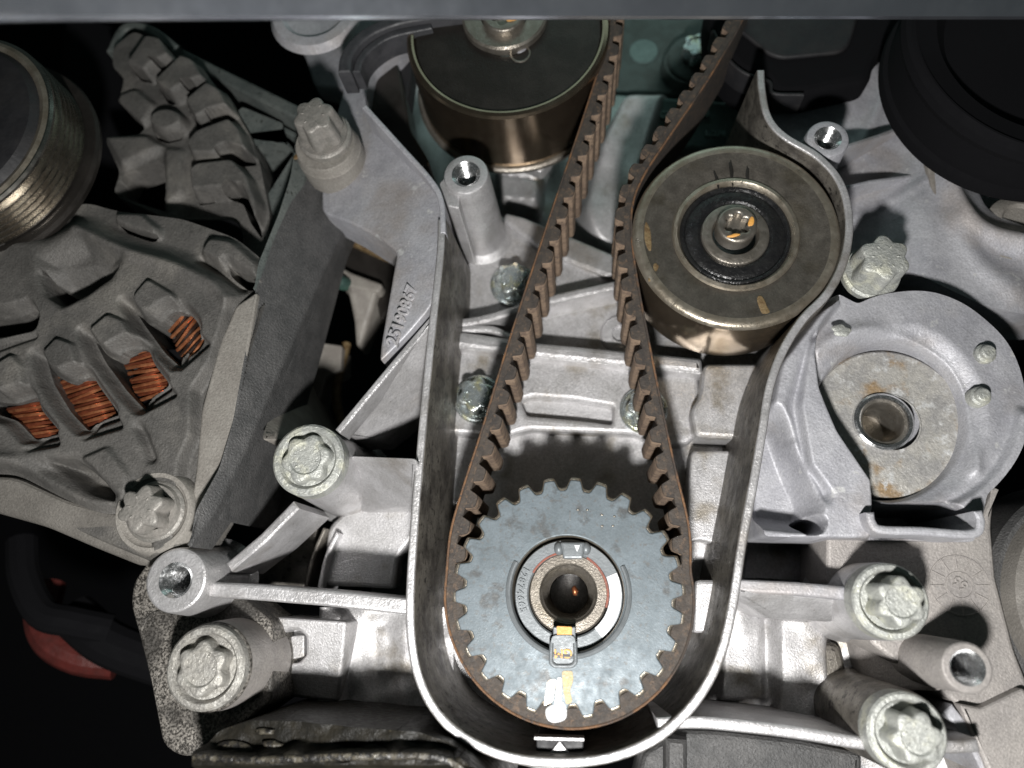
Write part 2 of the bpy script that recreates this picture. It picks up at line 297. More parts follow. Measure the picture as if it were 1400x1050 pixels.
class HF:
    """cast surface as a height field; outlines are traced on the photo at depth zr"""
    def __init__(s, x0, y0, x1, y1, step, zr, z):
        s.nx = int((x1-x0)/step)+1; s.ny = int((y1-y0)/step)+1
        X, Y = np.meshgrid(np.linspace(x0, x1, s.nx), np.linspace(y0, y1, s.ny)); s.X, s.Y = X, Y; s.zr = zr
        s.h = np.full(X.shape, float(z)); s.kf = np.full(X.shape, 1e6); s.step = step
    def sdf(s, pts, r=8):
        p = np.array(fillet(pts, r, 4)); d2 = np.full(s.X.shape, 1e12); ins = np.zeros(s.X.shape, bool)
        for i in range(len(p)):
            a, b = p[i-1], p[i]; e = b-a; q = max(e @ e, 1e-9)
            t = np.clip(((s.X-a[0])*e[0]+(s.Y-a[1])*e[1])/q, 0, 1)
            d2 = np.minimum(d2, (s.X-a[0]-t*e[0])**2+(s.Y-a[1]-t*e[1])**2)
            c = ((a[1] > s.Y) != (b[1] > s.Y)); 
            with np.errstate(divide='ignore', invalid='ignore'):
                xi = a[0]+(s.Y-a[1])/(b[1]-a[1] if b[1] != a[1] else 1e-9)*e[0]
            ins ^= c & (s.X < xi)
        return np.where(ins, 1, -1)*np.sqrt(d2)
    def ss(s, d, w, bias=0.5):
        t = np.clip(d/w+bias, 0, 1); return t*t*(3-2*t)
    def add(s, pts, amp, w=6, r=8, bias=0.5): s.h += amp*s.ss(s.sdf(pts, r), w, bias); return s
    def set(s, pts, z, w=6, r=8, bias=0.5):
        m_ = s.ss(s.sdf(pts, r), w, bias); zz = z(s.X, s.Y) if callable(z) else z; s.h = s.h*(1-m_)+zz*m_; return s
    def cut(s, pts, r=8, grow=0): s.kf = np.minimum(s.kf, -s.sdf(pts, r)-grow); return s
    def clip(s, pts, r=8): s.kf = np.minimum(s.kf, s.sdf(pts, r)); return s
    def dist(s, path):
        q = np.array(smooth_path([np.array(p, float) for p in path], 5)); d2 = np.full(s.X.shape, 1e12)
        for a, b in zip(q[:-1], q[1:]):
            e = b-a; t = np.clip(((s.X-a[0])*e[0]+(s.Y-a[1])*e[1])/max(e @ e, 1e-9), 0, 1)
            d2 = np.minimum(d2, (s.X-a[0]-t*e[0])**2+(s.Y-a[1]-t*e[1])**2)
        return np.sqrt(d2)
    def ridge(s, path, amp, w): s.h += amp*np.exp(-(s.dist(path)/w)**2); return s
    def wave(s, amp, L_, seed=0):
        r = np.random.RandomState(seed)
        for k in range(8):
            a = r.rand()*6.28; l = L_*(0.6+r.rand()); ph = r.rand()*6.28
            s.h += amp*0.35*np.sin((s.X*math.cos(a)+s.Y*math.sin(a))*6.28/l+ph)
        return s
    def skirt(s, depth): s.sk = depth; return s
    def geo(s):
        for _ in range(1):
            for ax in (0, 1):
                h2 = np.pad(s.h, [(1, 1) if i == ax else (0, 0) for i in (0, 1)], mode='edge')
                s.h = 0.25*(h2[:-2] if ax == 0 else h2[:, :-2])+0.5*s.h+0.25*(h2[2:] if ax == 0 else h2[:, 2:])
        st = s.step; k = s.kf > -0.72*st; near = np.abs(s.kf) < 0.74*st
        gy, gx = np.gradient(s.kf, st); gn = np.maximum(0.3, np.hypot(gx, gy))
        s.X = np.where(near, s.X-s.kf*gx/gn, s.X); s.Y = np.where(near, s.Y-s.kf*gy/gn, s.Y)
        f4 = k[:-1, :-1] & k[:-1, 1:] & k[1:, :-1] & k[1:, 1:]
        d = np.stack([s.X-PP[0], -(s.Y-PP[1]), np.full(s.X.shape, -F)], -1) @ C2E.T
        t = (s.zr-D)/d[..., 2]; ex, ey = d[..., 0]*t, d[..., 1]*t
        idx = np.arange(s.nx*s.ny).reshape(s.ny, s.nx)
        q = np.stack([idx[:-1, :-1], idx[1:, :-1], idx[1:, 1:], idx[:-1, 1:]], -1)[f4]
        used = np.unique(q); remap = np.full(s.nx*s.ny, -1); remap[used] = np.arange(len(used))
        vs = np.stack([ex.ravel()[used], ey.ravel()[used], s.h.ravel()[used]], -1)
        fs = remap[q]
        sk = getattr(s, 'sk', None)
        if sk:
            e = {}
            for f in fs.tolist():
                for a, b in zip(f, f[1:]+f[:1]): 
                    if (b, a) in e: del e[(b, a)]
                    else: e[(a, b)] = 1
            vs = vs.tolist(); low = {}; ex_ = []
            for a, b in e:
                for v in (a, b):
                    if v not in low: low[v] = len(vs); p = vs[v]; vs.append([p[0], p[1], p[2]-sk])
                ex_.append([b, a, low[a], low[b]])
            return vs, fs.tolist()+ex_
        return vs, fs.tolist()
def text(body, px, py, z, size, rot, mt, parent, name='lettering', ext=1.2, spacing=1.0, bevel=0.4):
    cu = bpy.data.curves.new('t', 'FONT'); cu.body = body; cu.size = size; cu.extrude = ext; cu.align_x = 'CENTER'; cu.align_y = 'CENTER'
    cu.space_character = spacing; cu.bevel_depth = bevel; cu.resolution_u = 3
    o = bpy.data.objects.new('t', cu); col.objects.link(o)
    dg = bpy.context.evaluated_depsgraph_get(); dg.update(); me = bpy.data.meshes.new_from_object(o.evaluated_get(dg))
    vs = np.array([v.co[:] for v in me.vertices]); fs = [tuple(p.vertices) for p in me.polygons]
    bpy.data.objects.remove(o); bpy.data.curves.remove(cu); bpy.data.meshes.remove(me)
    cx, cy = P(px, py, z); c, s_ = math.cos(rot), math.sin(rot)
    W = np.stack([cx+vs[:, 0]*c-vs[:, 1]*s_, cy+vs[:, 0]*s_+vs[:, 1]*c, z+vs[:, 2]], 1)
    return ob(name, (W, fs), mt, parent, sharp=0.5)
def blob(px, py, z, rx, ry, rz, seed=0, n=20, amp=0.15, rot=0):
    cx, cy = P(px, py, z); rr = random.Random(seed); ph = [(rr.random()*6.28, rr.randint(2, 5), rr.random()) for _ in range(4)]
    vs, fs = [], []; R = 7
    for k in range(R+1):
        lat = math.pi/2*k/R
        for i in range(n):
            t = 2*math.pi*i/n; wv = 1+amp*sum(math.sin(t*f+p)*a for p, f, a in ph)/1.6
            x = rx*math.cos(lat)*math.cos(t)*wv; y = ry*math.cos(lat)*math.sin(t)*wv
            vs.append((cx+x*math.cos(rot)-y*math.sin(rot), cy+x*math.sin(rot)+y*math.cos(rot), z+rz*math.sin(lat)))
    for k in range(R):
        for i in range(n):
            j = (i+1) % n; fs.append((k*n+i, k*n+j, (k+1)*n+j, (k+1)*n+i))
    return vs, fs
def star(R, r, lobes=6, n=96, ph=0):
    out = []
    for i in range(n):
        t = 2*math.pi*i/n; c = 0.5+0.5*math.cos(lobes*(t-ph)); out.append((r+(R-r)*c**0.8, t))
    return [(q*math.cos(t), q*math.sin(t)) for q, t in out]
def boss(parent, px, py, z, R, bore, zb, mt, flare=6, n=56, name='boss', depth=70, bm=None):
    b = ob(name, lathe(px, py, z, [(R+flare+10, zb-z), (R+flare, zb-z+12), (R, -5), (R-1.5, -1.5), (R-4, 0), (bore+4, 0)], n), mt, parent)
    pr = [(bore+4, 0), (bore, -4)]
    k = 0; zz = -5
    while zz > -depth: pr += [(bore, zz), (bore-1.6, zz-1.6), (bore, zz-3.2)]; zz -= 3.6
    pr += [(bore-1, -depth-2), (0, -depth-6)]
    ob('threaded_bore', lathe(px, py, z, pr, 40), bm or STLB, b)
    return b
def bolt(label, px, py, z, Rf, Rh, hh, m_, ph=0.0, marks=True, fl=7, group='star-headed bolts', taper=0.94, dish=True, washer=None, domed=False, lobe=0.80, cup=0):
    """flanged bolt with six-lobed head; px,py is the flange centre at depth z"""
    t = thing('bolt', label, 'bolt', px, py, z, group); cx, cy = P(px, py, z)
    if cup: ob('cup_washer', lathe(px, py, z, [(Rf+3, -14), (Rf+2, cup-3), (Rf-1, cup), (Rf-7, cup+0.5), (Rf-10, cup-3), (Rf-12, 1)], 64), washer or m_, t)
    ob('flange', lathe(px, py, z, [(Rf, -12), (Rf, -2), (Rf-1.5, 0), (Rf-4, 1.2), (Rh*1.05, fl), (Rh*0.8, fl)], 56), washer or m_, t)
    Rh *= KS(px, py, z)
    o_ = [(cx+x, cy+y) for x, y in star(Rh, Rh*lobe, ph=ph)]
    top = [(cx+x*taper, cy+y*taper) for x, y in star(Rh, Rh*lobe, ph=ph)]
    n = len(o_); vs = [(x, y, z+fl-3) for x, y in o_]+[(x, y, z+hh-3) for x, y in top]
    for ins, dz in ((0.97, -0.8), (0.90, 0.6)): vs += [(cx+(x-cx)*ins, cy+(y-cy)*ins, z+hh+dz) for x, y in top]
    rr = Rh*0.62
    vs += [(cx+rr*math.cos(2*math.pi*i/n), cy+rr*math.sin(2*math.pi*i/n), z+hh+1) for i in range(n)]
    dz = -2.2 if dish else 1.5
    vs += [(cx+rr*0.9*math.cos(2*math.pi*i/n), cy+rr*0.9*math.sin(2*math.pi*i/n), z+hh+dz) for i in range(n)]
    vs.append((cx, cy, z+hh+dz+(1 if domed else 0)))
    fs = [(k*n+i, k*n+(i+1) % n, (k+1)*n+(i+1) % n, (k+1)*n+i) for k in range(5) for i in range(n)]
    fs += [(5*n+i, 5*n+(i+1) % n, 6*n) for i in range(n)]
    h = ob('head', (vs, fs), m_, t, sharp=0.9)
    if marks:
        gs = []
        for k in range(6):
            a = ph+math.pi/6+k*math.pi/3; gs.append(blob(px, py, z, 3, 1.5, 1.5, k, 8, 0.1, a)); v = gs[-1][0]
            gs[-1] = ([(x+math.cos(a)*Rh*0.45, y+math.sin(a)*Rh*0.45, zz+hh+dz) for x, y, zz in v], gs[-1][1])
        ob('grade_mark', join(*gs), m_, h)
    return t
# ================================================================ SETTING
bx = 4200
ob('engine_bay_background', ([(-bx, -bx, -1500), (bx, -bx, -1500), (bx, bx, -1500), (-bx, bx, -1500)], [(0, 1, 2, 3)]), VOID, kind='structure', sharp=0)  # black backdrop, the darkness of the bay is put into its colour

# ================================================================ TIMING HOUSING
H = thing('timing_housing', 'cast aluminium belt housing with a raised rim curving around the toothed belt', 'engine housing', 790, 700, -215)
LIP = [(604, 300), (602, 350), (592, 440), (582, 540), (572, 650), (565, 740), (561, 810), (562, 870), (572, 925), (594, 970), (630, 1006),
       (690, 1034), (760, 1043), (830, 1037), (892, 1013), (938, 975), (970, 930), (990, 880), (1003, 820), (1015, 740), (1030, 660), (1042, 590), (1052, 530), (1070, 480), (1098, 436), (1132, 400), (1155, 352), (1161, 300), (1149, 250), (1118, 214), (1072, 186), (1050, 160), (1042, 125), (1040, 96)]
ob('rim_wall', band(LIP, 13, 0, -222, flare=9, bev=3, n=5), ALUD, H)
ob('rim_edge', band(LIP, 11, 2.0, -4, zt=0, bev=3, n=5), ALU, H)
# floor
ob('floor', pp([(604, 300), (618, 250), (660, 290), (688, 300), (760, 332), (850, 368), (960, 420), (1080, 470), (1060, 560), (1030, 700), (1010, 860), (960, 960), (880, 1030), (760, 1060), (650, 1030), (585, 950), (565, 830), (580, 600)], -212, -260, r=20, bev=6, zt=-212,
   holes=[[(586, 694), (634, 690), (642, 700), (624, 713), (588, 713)], [(932, 742), (992, 740), (992, 792), (935, 792)]]), ALUS, H)
ob('floor_step', pp([(688, 302), (690, 290), (715, 296), (860, 356), (862, 384), (830, 378), (745, 345)], -200, -260, r=5, bev=7, zt=-200), ALU, H)
# upper deep floor behind
U = HF(540, 60, 1090, 470, 2.5, -330, -330)
U.wave(5, 90, 3); U.add([(845, 150), (915, 150), (885, 235), (860, 310), (842, 372), (805, 350), (790, 310), (815, 220)], 70, 26, 14)
U.add([(684, 232), (742, 246), (738, 300), (686, 292)], 60, 8, 6); U.add([(684, 252), (742, 262), (738, 266), (684, 256)], -14, 4, 2)
U.clip([(548, 70), (1085, 70), (1085, 465), (548, 465)], 2)
ob('rear_wall', U.geo(), ALUS, H)
# V ribs
ob('rib', band([(612, 443), (668, 434), (745, 411), (860, 385)], 15, -165, -222, zt=-165, bev=5, flare=10), ALU, H)
ob('rib', band([(612, 452), (668, 449), (700, 462)], 13, -168, -222, zt=-168, bev=5, flare=6), ALU, H)
ob('bolt_boss', lathe(848, 458, -212, [(30, -5), (26, 6), (22, 8), (12, 8), (11, -8), (0, -8)], 32), ALU, H)
ob('step_ledge', pp([(610, 449), (740, 468), (960, 489), (962, 512), (740, 490), (612, 474)], -158, -230, r=6, bev=10, zt=-158, flare=4), ALU, H)
ob('cover_plate', pp([(608, 470), (740, 486), (955, 508), (958, 560), (946, 606), (900, 612), (870, 594), (720, 588), (690, 598), (608, 592)], -182, -240, r=10, bev=8, zt=-182,
   holes=[[(712, 548), (728, 543), (785, 547), (838, 556), (837, 580), (790, 574), (720, 568)]]), ALUS, H)
ob('slot_floor', pp([(700, 538), (850, 545), (850, 592), (700, 585)], -206, -215, r=4, bev=1, zt=-206), ALUS, H)
ob('side_block', pp([(962, 497), (1042, 497), (1030, 600), (1000, 600), (950, 597), (944, 560), (958, 540)], -150, -230, r=10, bev=8, zt=-150), ALUS, H)
ob('side_block', pp([(945, 616), (1030, 616), (1014, 700), (1002, 752), (958, 738), (935, 745)], -165, -230, r=8, bev=5, zt=-165), ALUS, H)
ob('side_block', pp([(950, 793), (1008, 793), (992, 864), (948, 866)], -110, -230, r=6, bev=6, zt=-110), ALUS, H)
ob('rib', band([(607, 716), (603, 770), (598, 860), (612, 930)], 8, -180, -222, zt=-180, bev=3), ALUD, H)
# boss post
bp = boss(H, 637, 238, 0, 31, 15.5, -212, ALU, flare=6, name='threaded_post')
ob('flat_pad', pp([(600, 250), (614, 236), (628, 262), (628, 285), (612, 282)], -8, -212, r=3, bev=3, zt=-8), ALU, H)
gs = [blob(640, 318, -120, 12+4*k, 5, 5, k, 14, 0.4, 0.3*k) for k in range(1)]
ob('residue_smear', lathe(637, 238, 0, [(34.6, -172), (34.9, -160), (34.7, -146), (34.3, -138)], 30, 3.6, 5.9), BROWN, bp)
# triangular clip under the sprocket
ck = ob('clip', pp([(733, 1008), (798, 1010), (798, 1040), (733, 1038)], -26, -215, r=3, bev=2), BLK, H)
ob('arrow', pp([(747, 1036), (765, 1012), (783, 1036)], -21, -40, r=2, bev=1.5), ALU, ck)
ob('clip_bar', pp([(730, 1007), (799, 1009), (799, 1014), (730, 1012)], -20, -40, r=1, bev=1), ALU, ck)

# left outer arm with part number
arm_z = slope((600, 330, -6), (450, 330, -70))
ARM = [(604, 262), (609, 300), (607, 350), (598, 400), (585, 424), (556, 458), (526, 488), (519, 494), (521, 470), (538, 372), (543, 345), (520, 325), (480, 305), (440, 290), (440, 230), (470, 120), (430, 118), (415, 72), (394, 46), (376, 18), (372, -10), (560, -10), (565, 25), (540, 60), (508, 92), (498, 145), (546, 198)]
ob('outer_arm', pp(ARM, arm_z, -150, r=9, bev=4, zt=-30), ALUL, H)
ob('arm_rib', band([(498, 146), (546, 199), (588, 246), (603, 275), (606, 320)], 9, 3, -60, zt=0, bev=3), ALUL, H)
nx, ny = P(551, 428, -38)
tx = text('25190867', 551, 432, arm_z(*PZ(551, 432, arm_z))-0.5, 26, math.radians(73), ALUL, H, 'part_number', ext=4, spacing=0.95, bevel=0.8)
cupz = ob('bolt_pad', lathe(430, 16, -36, [(62, -10), (56, 4), (44, 6), (38, -2), (26, -4), (0, -6)], 40), ALUL, H)

# left gusset and box
ob('gusset_web', pp([(462, 590), (598, 428), (580, 545), (570, 560), (520, 600)], slope((530, 505, -22), (575, 560, -120)), -190, r=3, bev=3, zt=-40), ALU, H)
ob('gusset_edge', band([(461, 590), (530, 507), (590, 437)], 10, -14, -60, zt=-14, bev=3, sm=False), ALU, H)
ob('arm_beam', pp([(470, 622), (570, 626), (567, 690), (500, 700), (465, 690)], slope((520, 632, -18), (520, 690, -120)), -230, r=8, bev=7, zt=-30), ALU, H)
ob('box_floor', pp([(495, 680), (575, 678), (570, 730), (545, 760), (540, 805), (440, 800), (448, 720), (470, 700)], -170, -235, r=12, bev=7, zt=-170), ALUS, H)
ob('box_floor', pp([(335, 790), (420, 700), (440, 700), (420, 805), (345, 812)], -215, -260, r=8, bev=5, zt=-215), ALUD, H)
ob('box_floor', pp([(520, 745), (575, 745), (570, 820), (505, 815)], -205, -260, r=6, bev=5, zt=-205), TEAD, H)  # daylit shade in the hole is put into this dark green colour
ob('diagonal_rib', band([(312, 776), (360, 736), (405, 690)], 15, slope((312, 776, -30), (405, 690, -10)), -140, zt=-20, bev=4, sm=False), ALU, H)
ob('diagonal_web', pp([(318, 782), (410, 690), (440, 690), (430, 712), (345, 778)], slope((350, 740, -36), (400, 752, -140)), -220, r=3, bev=4, zt=-40), ALU, H)
ob('slot_rib', band([(444, 722), (428, 760), (417, 806)], 7, -158, -230, bev=3), ALUD, H); ob('slot_rib', band([(462, 728), (446, 762), (436, 806)], 8, -152, -230, bev=3), ALU, H)
b1 = boss(H, 425, 631, -8, 47, 10, -200, ALU, flare=10, name='bolt_post')
ob('long_rib', band([(285, 806), (340, 809), (440, 817), (565, 830)], 21, -8, -150, zt=-8, bev=5, sm=False), ALU, H)
ob('flat_face', pp([(366, 843), (474, 850), (470, 900), (462, 960), (370, 950), (340, 900)], slope((420, 850, -110), (420, 960, -150)), -230, r=5, bev=5, zt=-120,
   holes=[[(383, 872), (392, 862), (408, 862), (418, 870), (418, 896), (408, 906), (390, 907), (383, 898)]]), ALUS, H)
ob('slot_floor', pp([(370, 850), (425, 850), (425, 915), (370, 915)], -152, -160, r=2, bev=1, zt=-152), ALUS, H)
ob('slot_core', pp([(397, 870), (416, 868), (416, 898), (399, 902)], -132, -155, r=3, bev=2, zt=-132), ALUS, H)
LW = HF(440, 830, 620, 1060, 2, -170, -170)
LW.wave(3, 60, 5); LW.add([(440, 820), (476, 840), (466, 1060), (430, 1060)], 18, 10, 5); LW.add([(500, 845), (540, 845), (545, 1000), (505, 1000)], -10, 26, 20)
ob('lower_face', LW.geo(), ALUS, H)
# lower-left speckled ear
ob('speckled_ear', pp([(206, 762), (182, 795), (178, 826), (190, 870), (205, 930), (222, 1018), (240, 1032), (262, 1036), (285, 1010), (330, 990), (372, 960), (372, 850), (300, 790), (250, 760)], slope((250, 780, -80), (250, 1030, -56)), -170, r=12, bev=5, zt=-70), ALUP, H)
ob('round_mark', lathe(217, 860, -74, [(24, -2), (23, 1.5), (20, 1), (18.5, -4), (17, 0.5), (0, 1)], 36), ALUP, H)
boss(H, 240, 793, 12, 42, 19, -110, ALU, flare=10, name='threaded_post')
ob('bolt_post', lathe(285, 912, 6, [(64, -150), (61, -130), (56, -6), (53.5, -2), (50, 0), (44, 0), (42, -16), (0, -16)], 64), ALUP, H)
ob('post_skin', lathe(285, 912, 6, [(62, -130), (56.8, -7)], 64), ALUW, H)

# right outer web
RW = HF(938, 690, 1300, 1060, 2, -200, -205)
RW.wave(3, 70, 9)
RW.add([(985, 815), (1042, 818), (1046, 960), (975, 960)], 26, 22, 10); RW.add([(1052, 836), (1126, 842), (1130, 1000), (1050, 1000)], 40, 22, 12)
RW.add([(1135, 860), (1180, 860), (1180, 1000), (1135, 1000)], 14, 18, 10)
RW.set([(1035, 725), (1190, 735), (1200, 800), (1020, 795)], -300, 12, 8)
ob('web_floor', RW.geo(), ALUS, H)
ob('web_rib', band([(1008, 801), (1090, 805), (1176, 813)], 17, -12, -70, zt=-12, bev=5, sm=False), ALUL, H)
ob('web_face', pp([(1010, 806), (1176, 818), (1160, 850), (1126, 850), (1052, 846), (1010, 820)], slope((1090, 808, -24), (1090, 850, -70)), -230, r=4, bev=8), ALU, H)
ob('web_rib', band([(898, 990), (940, 988), (985, 990), (1090, 1002), (1190, 1018), (1290, 1022), (1340, 1020)], 15, -8, -190, zt=-8, bev=5, n=4), ALU, H)
ob('web_rib', band([(985, 740), (990, 790)], 10, -120, -220, zt=-120), ALUD, H)
ob('bolt_post', lathe(1213, 822, 0, [(66, -170), (60, -150), (54, -10), (52, -3), (49, 0), (0, 0)], 56), ALU, H)
ob('bolt_post', lathe(1236, 1000, 6, [(66, -190), (62, -170), (57, -10), (55, -3), (52, 0), (0, 0)], 56), ALUD, H)
boss(H, 1323, 913, 40, 36, 21, -220, ALUW, flare=8, name='threaded_post')
ob('post_arm', pp([(1282, 885), (1310, 950), (1270, 960), (1236, 950), (1200, 870), (1235, 868)], slope((1300, 900, -10), (1200, 890, -120)), -220, r=8, bev=6, zt=-40), ALUW, H)
ob('knuckle', pp([(1100, 880), (1128, 876), (1150, 880), (1165, 940), (1110, 950)], -170, -240, r=14, bev=12, zt=-170), ALUD, H)

# ================================================================ SPROCKET AND CRANK
SZ = -14; SCX, SCY = P(776, 811, SZ); NT = 26; PH = math.radians(90-5.3)
G = thing('crank_sprocket', 'blue-grey toothed steel sprocket inside the bottom loop of the belt', 'sprocket', 778, 820, SZ)
RT, RV = 155.5, 141.0
pro = []
stp = 2*math.pi/NT
for k in range(NT):
    a0 = PH+k*stp
    for f, r in ((-0.5, RV), (-0.40, RV+0.3), (-0.33, RV+2.5), (-0.225, RT-3), (-0.195, RT-0.8), (-0.14, RT), (0, RT+0.3), (0.14, RT), (0.195, RT-0.8), (0.225, RT-3), (0.33, RV+2.5), (0.40, RV+0.3)):
        a = a0+f*stp; pro.append((SCX+r*math.cos(a), SCY+r*math.sin(a)))
def circ(r, n=72, cx=SCX, cy=SCY): return [(cx+r*math.cos(2*math.pi*i/n), cy+r*math.sin(2*math.pi*i/n)) for i in range(n)]
ob('toothed_rim', prism(pro, SZ-2, SZ-145, 3.5, 3, [circ(75)]), SPRE, G, sharp=0.6)
pri = [(SCX+(x-SCX)*((math.hypot(x-SCX, y-SCY)-4.6)/math.hypot(x-SCX, y-SCY)), SCY+(y-SCY)*((math.hypot(x-SCX, y-SCY)-4.6)/math.hypot(x-SCX, y-SCY))) for x, y in pro]
ob('face_plate', prism(pri, SZ, SZ-6, 1.6, 2, [circ(75.5)]), SPR, G, sharp=0.6)
# hub ring: raised bead then recess
ob('hub_bead', lathe(777, 810, SZ, [(87, -1), (85.5, 1.5), (82.5, 3), (80, 2), (78.5, -1), (78, -8)], 96, math.radians(150), math.radians(385)), SPRH, G)
hub = ob('hub', lathe(777, 813, SZ, [(76, -60), (75.6, -20), (74, -17), (58, -17), (56, -19), (55.5, -40)], 96), SPRH, G)
ob('key_tab', pp([(766, 741), (800, 741), (797, 764), (770, 764)], SZ-8, SZ-40, r=3, bev=3, zt=SZ-8), SPRH, G)
for x in (764, 801): ob('tab_shoulder', blob(x, 750, SZ-17, 7, 9, 8, 3, 14, 0.05), SPRH, G)
ob('timing_mark', pp([(785, 745), (793, 745), (789, 755)], SZ-6.6, SZ-9, r=1, bev=0.4, zt=SZ-7), WHT, G)
ob('tab_outline', pp([(751, 876), (789, 876), (790, 908), (783, 914), (757, 914), (750, 908)], SZ+5, SZ-5, r=4, bev=3, zt=SZ+5,
   holes=[[(757, 872), (783, 872), (784, 904), (780, 908), (760, 908), (756, 904)]]), SPRH, G)
ob('tab_face', pp([(754, 872), (786, 872), (786, 910), (754, 910)], SZ+1.2, SZ-6, r=4, bev=1, zt=SZ+1), SPRH, G)
text('GM', 770, 893, SZ+1.6, 16, math.pi, ORG, G, 'maker_mark', ext=0.9, bevel=0.2)
ob('tab_neck', pp([(756, 857), (787, 857), (787, 884), (756, 884)], SZ+0.4, SZ-30, r=2, bev=1.5), SPRH, G)
ob('paint_stripe', pp([(761, 856), (782, 857), (782, 876), (778, 879), (762, 878)], SZ+3, SZ-14, r=2, bev=0.4), ORG, G, 'orange paint stripe on hub')
def cnum(txt, r, a_s, da, z, size, parent, mt, flip=True):
    for i, ch in enumerate(txt):
        a = a_s+i*da; x = SCX+r*math.cos(a); y = SCY+r*math.sin(a); q = proj((x, y, z))
        text(ch, q[0], q[1], z, size, a+(math.pi/2 if flip else -math.pi/2), mt, parent, 'numeral', ext=1.3)
cnum('12874665', 64.5, math.radians(151), math.radians(7.0), SZ-16.5, 12.5, hub, SPRH)
for i, (dx, dy) in enumerate(((790, 697), (803, 697), (823, 704), (840, 706), (823, 719), (838, 719))): ob('punch_dot', blob(dx, dy, SZ, 2.2, 1.5, 1.2, i, 8, 0.1), STL, G)
for i, dx in enumerate((778, 797)): ob('punch_line', pp([(dx, 700), (dx+2.5, 700), (dx+2.5, 712), (dx, 712)], SZ+0.8, SZ-2, r=0.5, bev=0.4, zt=SZ), SPRH, G)
# paint
pa = [P(836+0, 790, SZ-15)]
def arcpatch(r0, r1, a0, a1, z, zb, n=14):
    o_ = [(SCX+r1*math.cos(a0+(a1-a0)*i/n), SCY+r1*math.sin(a0+(a1-a0)*i/n)) for i in range(n+1)]
    i_ = [(SCX+r0*math.cos(a0+(a1-a0)*i/n), SCY+r0*math.sin(a0+(a1-a0)*i/n)) for i in range(n+1)][::-1]
    return prism(o_+i_, z, zb, 0.5, 2)
ob('paint_mark', arcpatch(56.5, 72, math.radians(-52), math.radians(22), SZ-15.6, SZ-18), WHT, G, 'white paint arc on hub')
ob('paint_mark', arcpatch(52.2, 55.4, math.radians(-20), math.radians(60), SZ-16.4, SZ-20), RED, G, 'thin red line on hub')
ob('paint_mark', arcpatch(52.6, 55.4, math.radians(103), math.radians(150), SZ-16.4, SZ-20), RED, G, 'thin red line on hub')
ob('paint_mark', pp([(762, 926), (768, 926), (767, 958), (772, 962), (764, 968), (758, 962)], SZ+0.8, SZ-2, r=2, bev=0.4, zt=SZ), WHT, G, 'white paint stripe')
ob('paint_mark', pp([(768, 917), (783, 917), (784, 930), (779, 944), (783, 960), (774, 964), (770, 944)], SZ+0.6, SZ-2, r=4, bev=0.4, zt=SZ), PALEY, G, 'yellow paint smear')
ob('polished_patch', pp([(748, 930), (761, 928), (756, 960), (743, 966)], SZ+0.5, SZ-2, r=4, bev=0.3, zt=SZ), STL, G)
ob('paint_dab', blob(761, 974, SZ-2, 15, 12, 5, 5, 22, 0.12), WHT, G, 'white paint dab on bottom tooth')
# crank nose
K = thing('crankshaft', 'hollow brown crankshaft nose in the middle of the sprocket', 'crankshaft', 778, 818, -50)
ob('nose_ring', lathe(777, 811, -36, [(55, -30), (54.5, -2), (52, 0), (40, 0), (38, -1.5)], 72), PULF, K)
tb = [(38, -1)]
zz = -3; r_ = 37.6
while zz > -64: tb += [(r_, zz), (r_-2.6, zz-2), (r_-0.3, zz-4)]; zz -= 4.6; r_ -= 0.55
tb += [(33, -62), (31, -190), (27, -200), (26, -330), (0, -350)]
ob('threaded_bore', lathe(777, 811, -36, tb[:-5], 56), PULF, K)
ob('deep_bore', lathe(777, 811, -36, [(30.5, -58), (29.5, -900), (0, -900)], 56), BORE, K)
ob('bore_glint', blob(786, 808, -120, 5, 7, 6, 3, 12, 0.3), COP, K)  # metal-coloured lump added to imitate a glint in the bore

# ================================================================ BELT
BZ0, BZ1 = -152, -17
TR = 1.0
cxs, cys = SCX, SCY
Rm = RT+4.0
IDC = P(1006, 318, -14); 
leftpx = [(846, -60), (839, 20), (829, 75), (815, 122), (797, 178), (774, 246), (746, 330), (719, 412), (693, 494), (664, 590), (640, 664), (622, 728)]
rightpx = [(936, 722), (917, 640), (899, 556), (882, 470), (866, 385), (858, 320), (860, 276), (876, 236), (906, 190), (935, 148), (962, 108), (985, 70), (1006, 34), (1030, -20)]
lp = [np.array(P(x, y, BZ1)) for x, y in leftpx]; rp = [np.array(P(x, y, BZ1)) for x, y in rightpx]
aL = math.atan2(lp[-1][1]-cys, lp[-1][0]-cxs); aR = math.atan2(rp[0][1]-cys, rp[0][0]-cxs)
a0 = math.pi+math.radians(6); a1 = 2*math.pi-math.radians(-6)
arc = [np.array([cxs+Rm*math.cos(a), cys+Rm*math.sin(a)]) for a in np.linspace(math.radians(172), math.radians(370), 40)]
ctr = smooth_path(lp+arc+rp, 8)
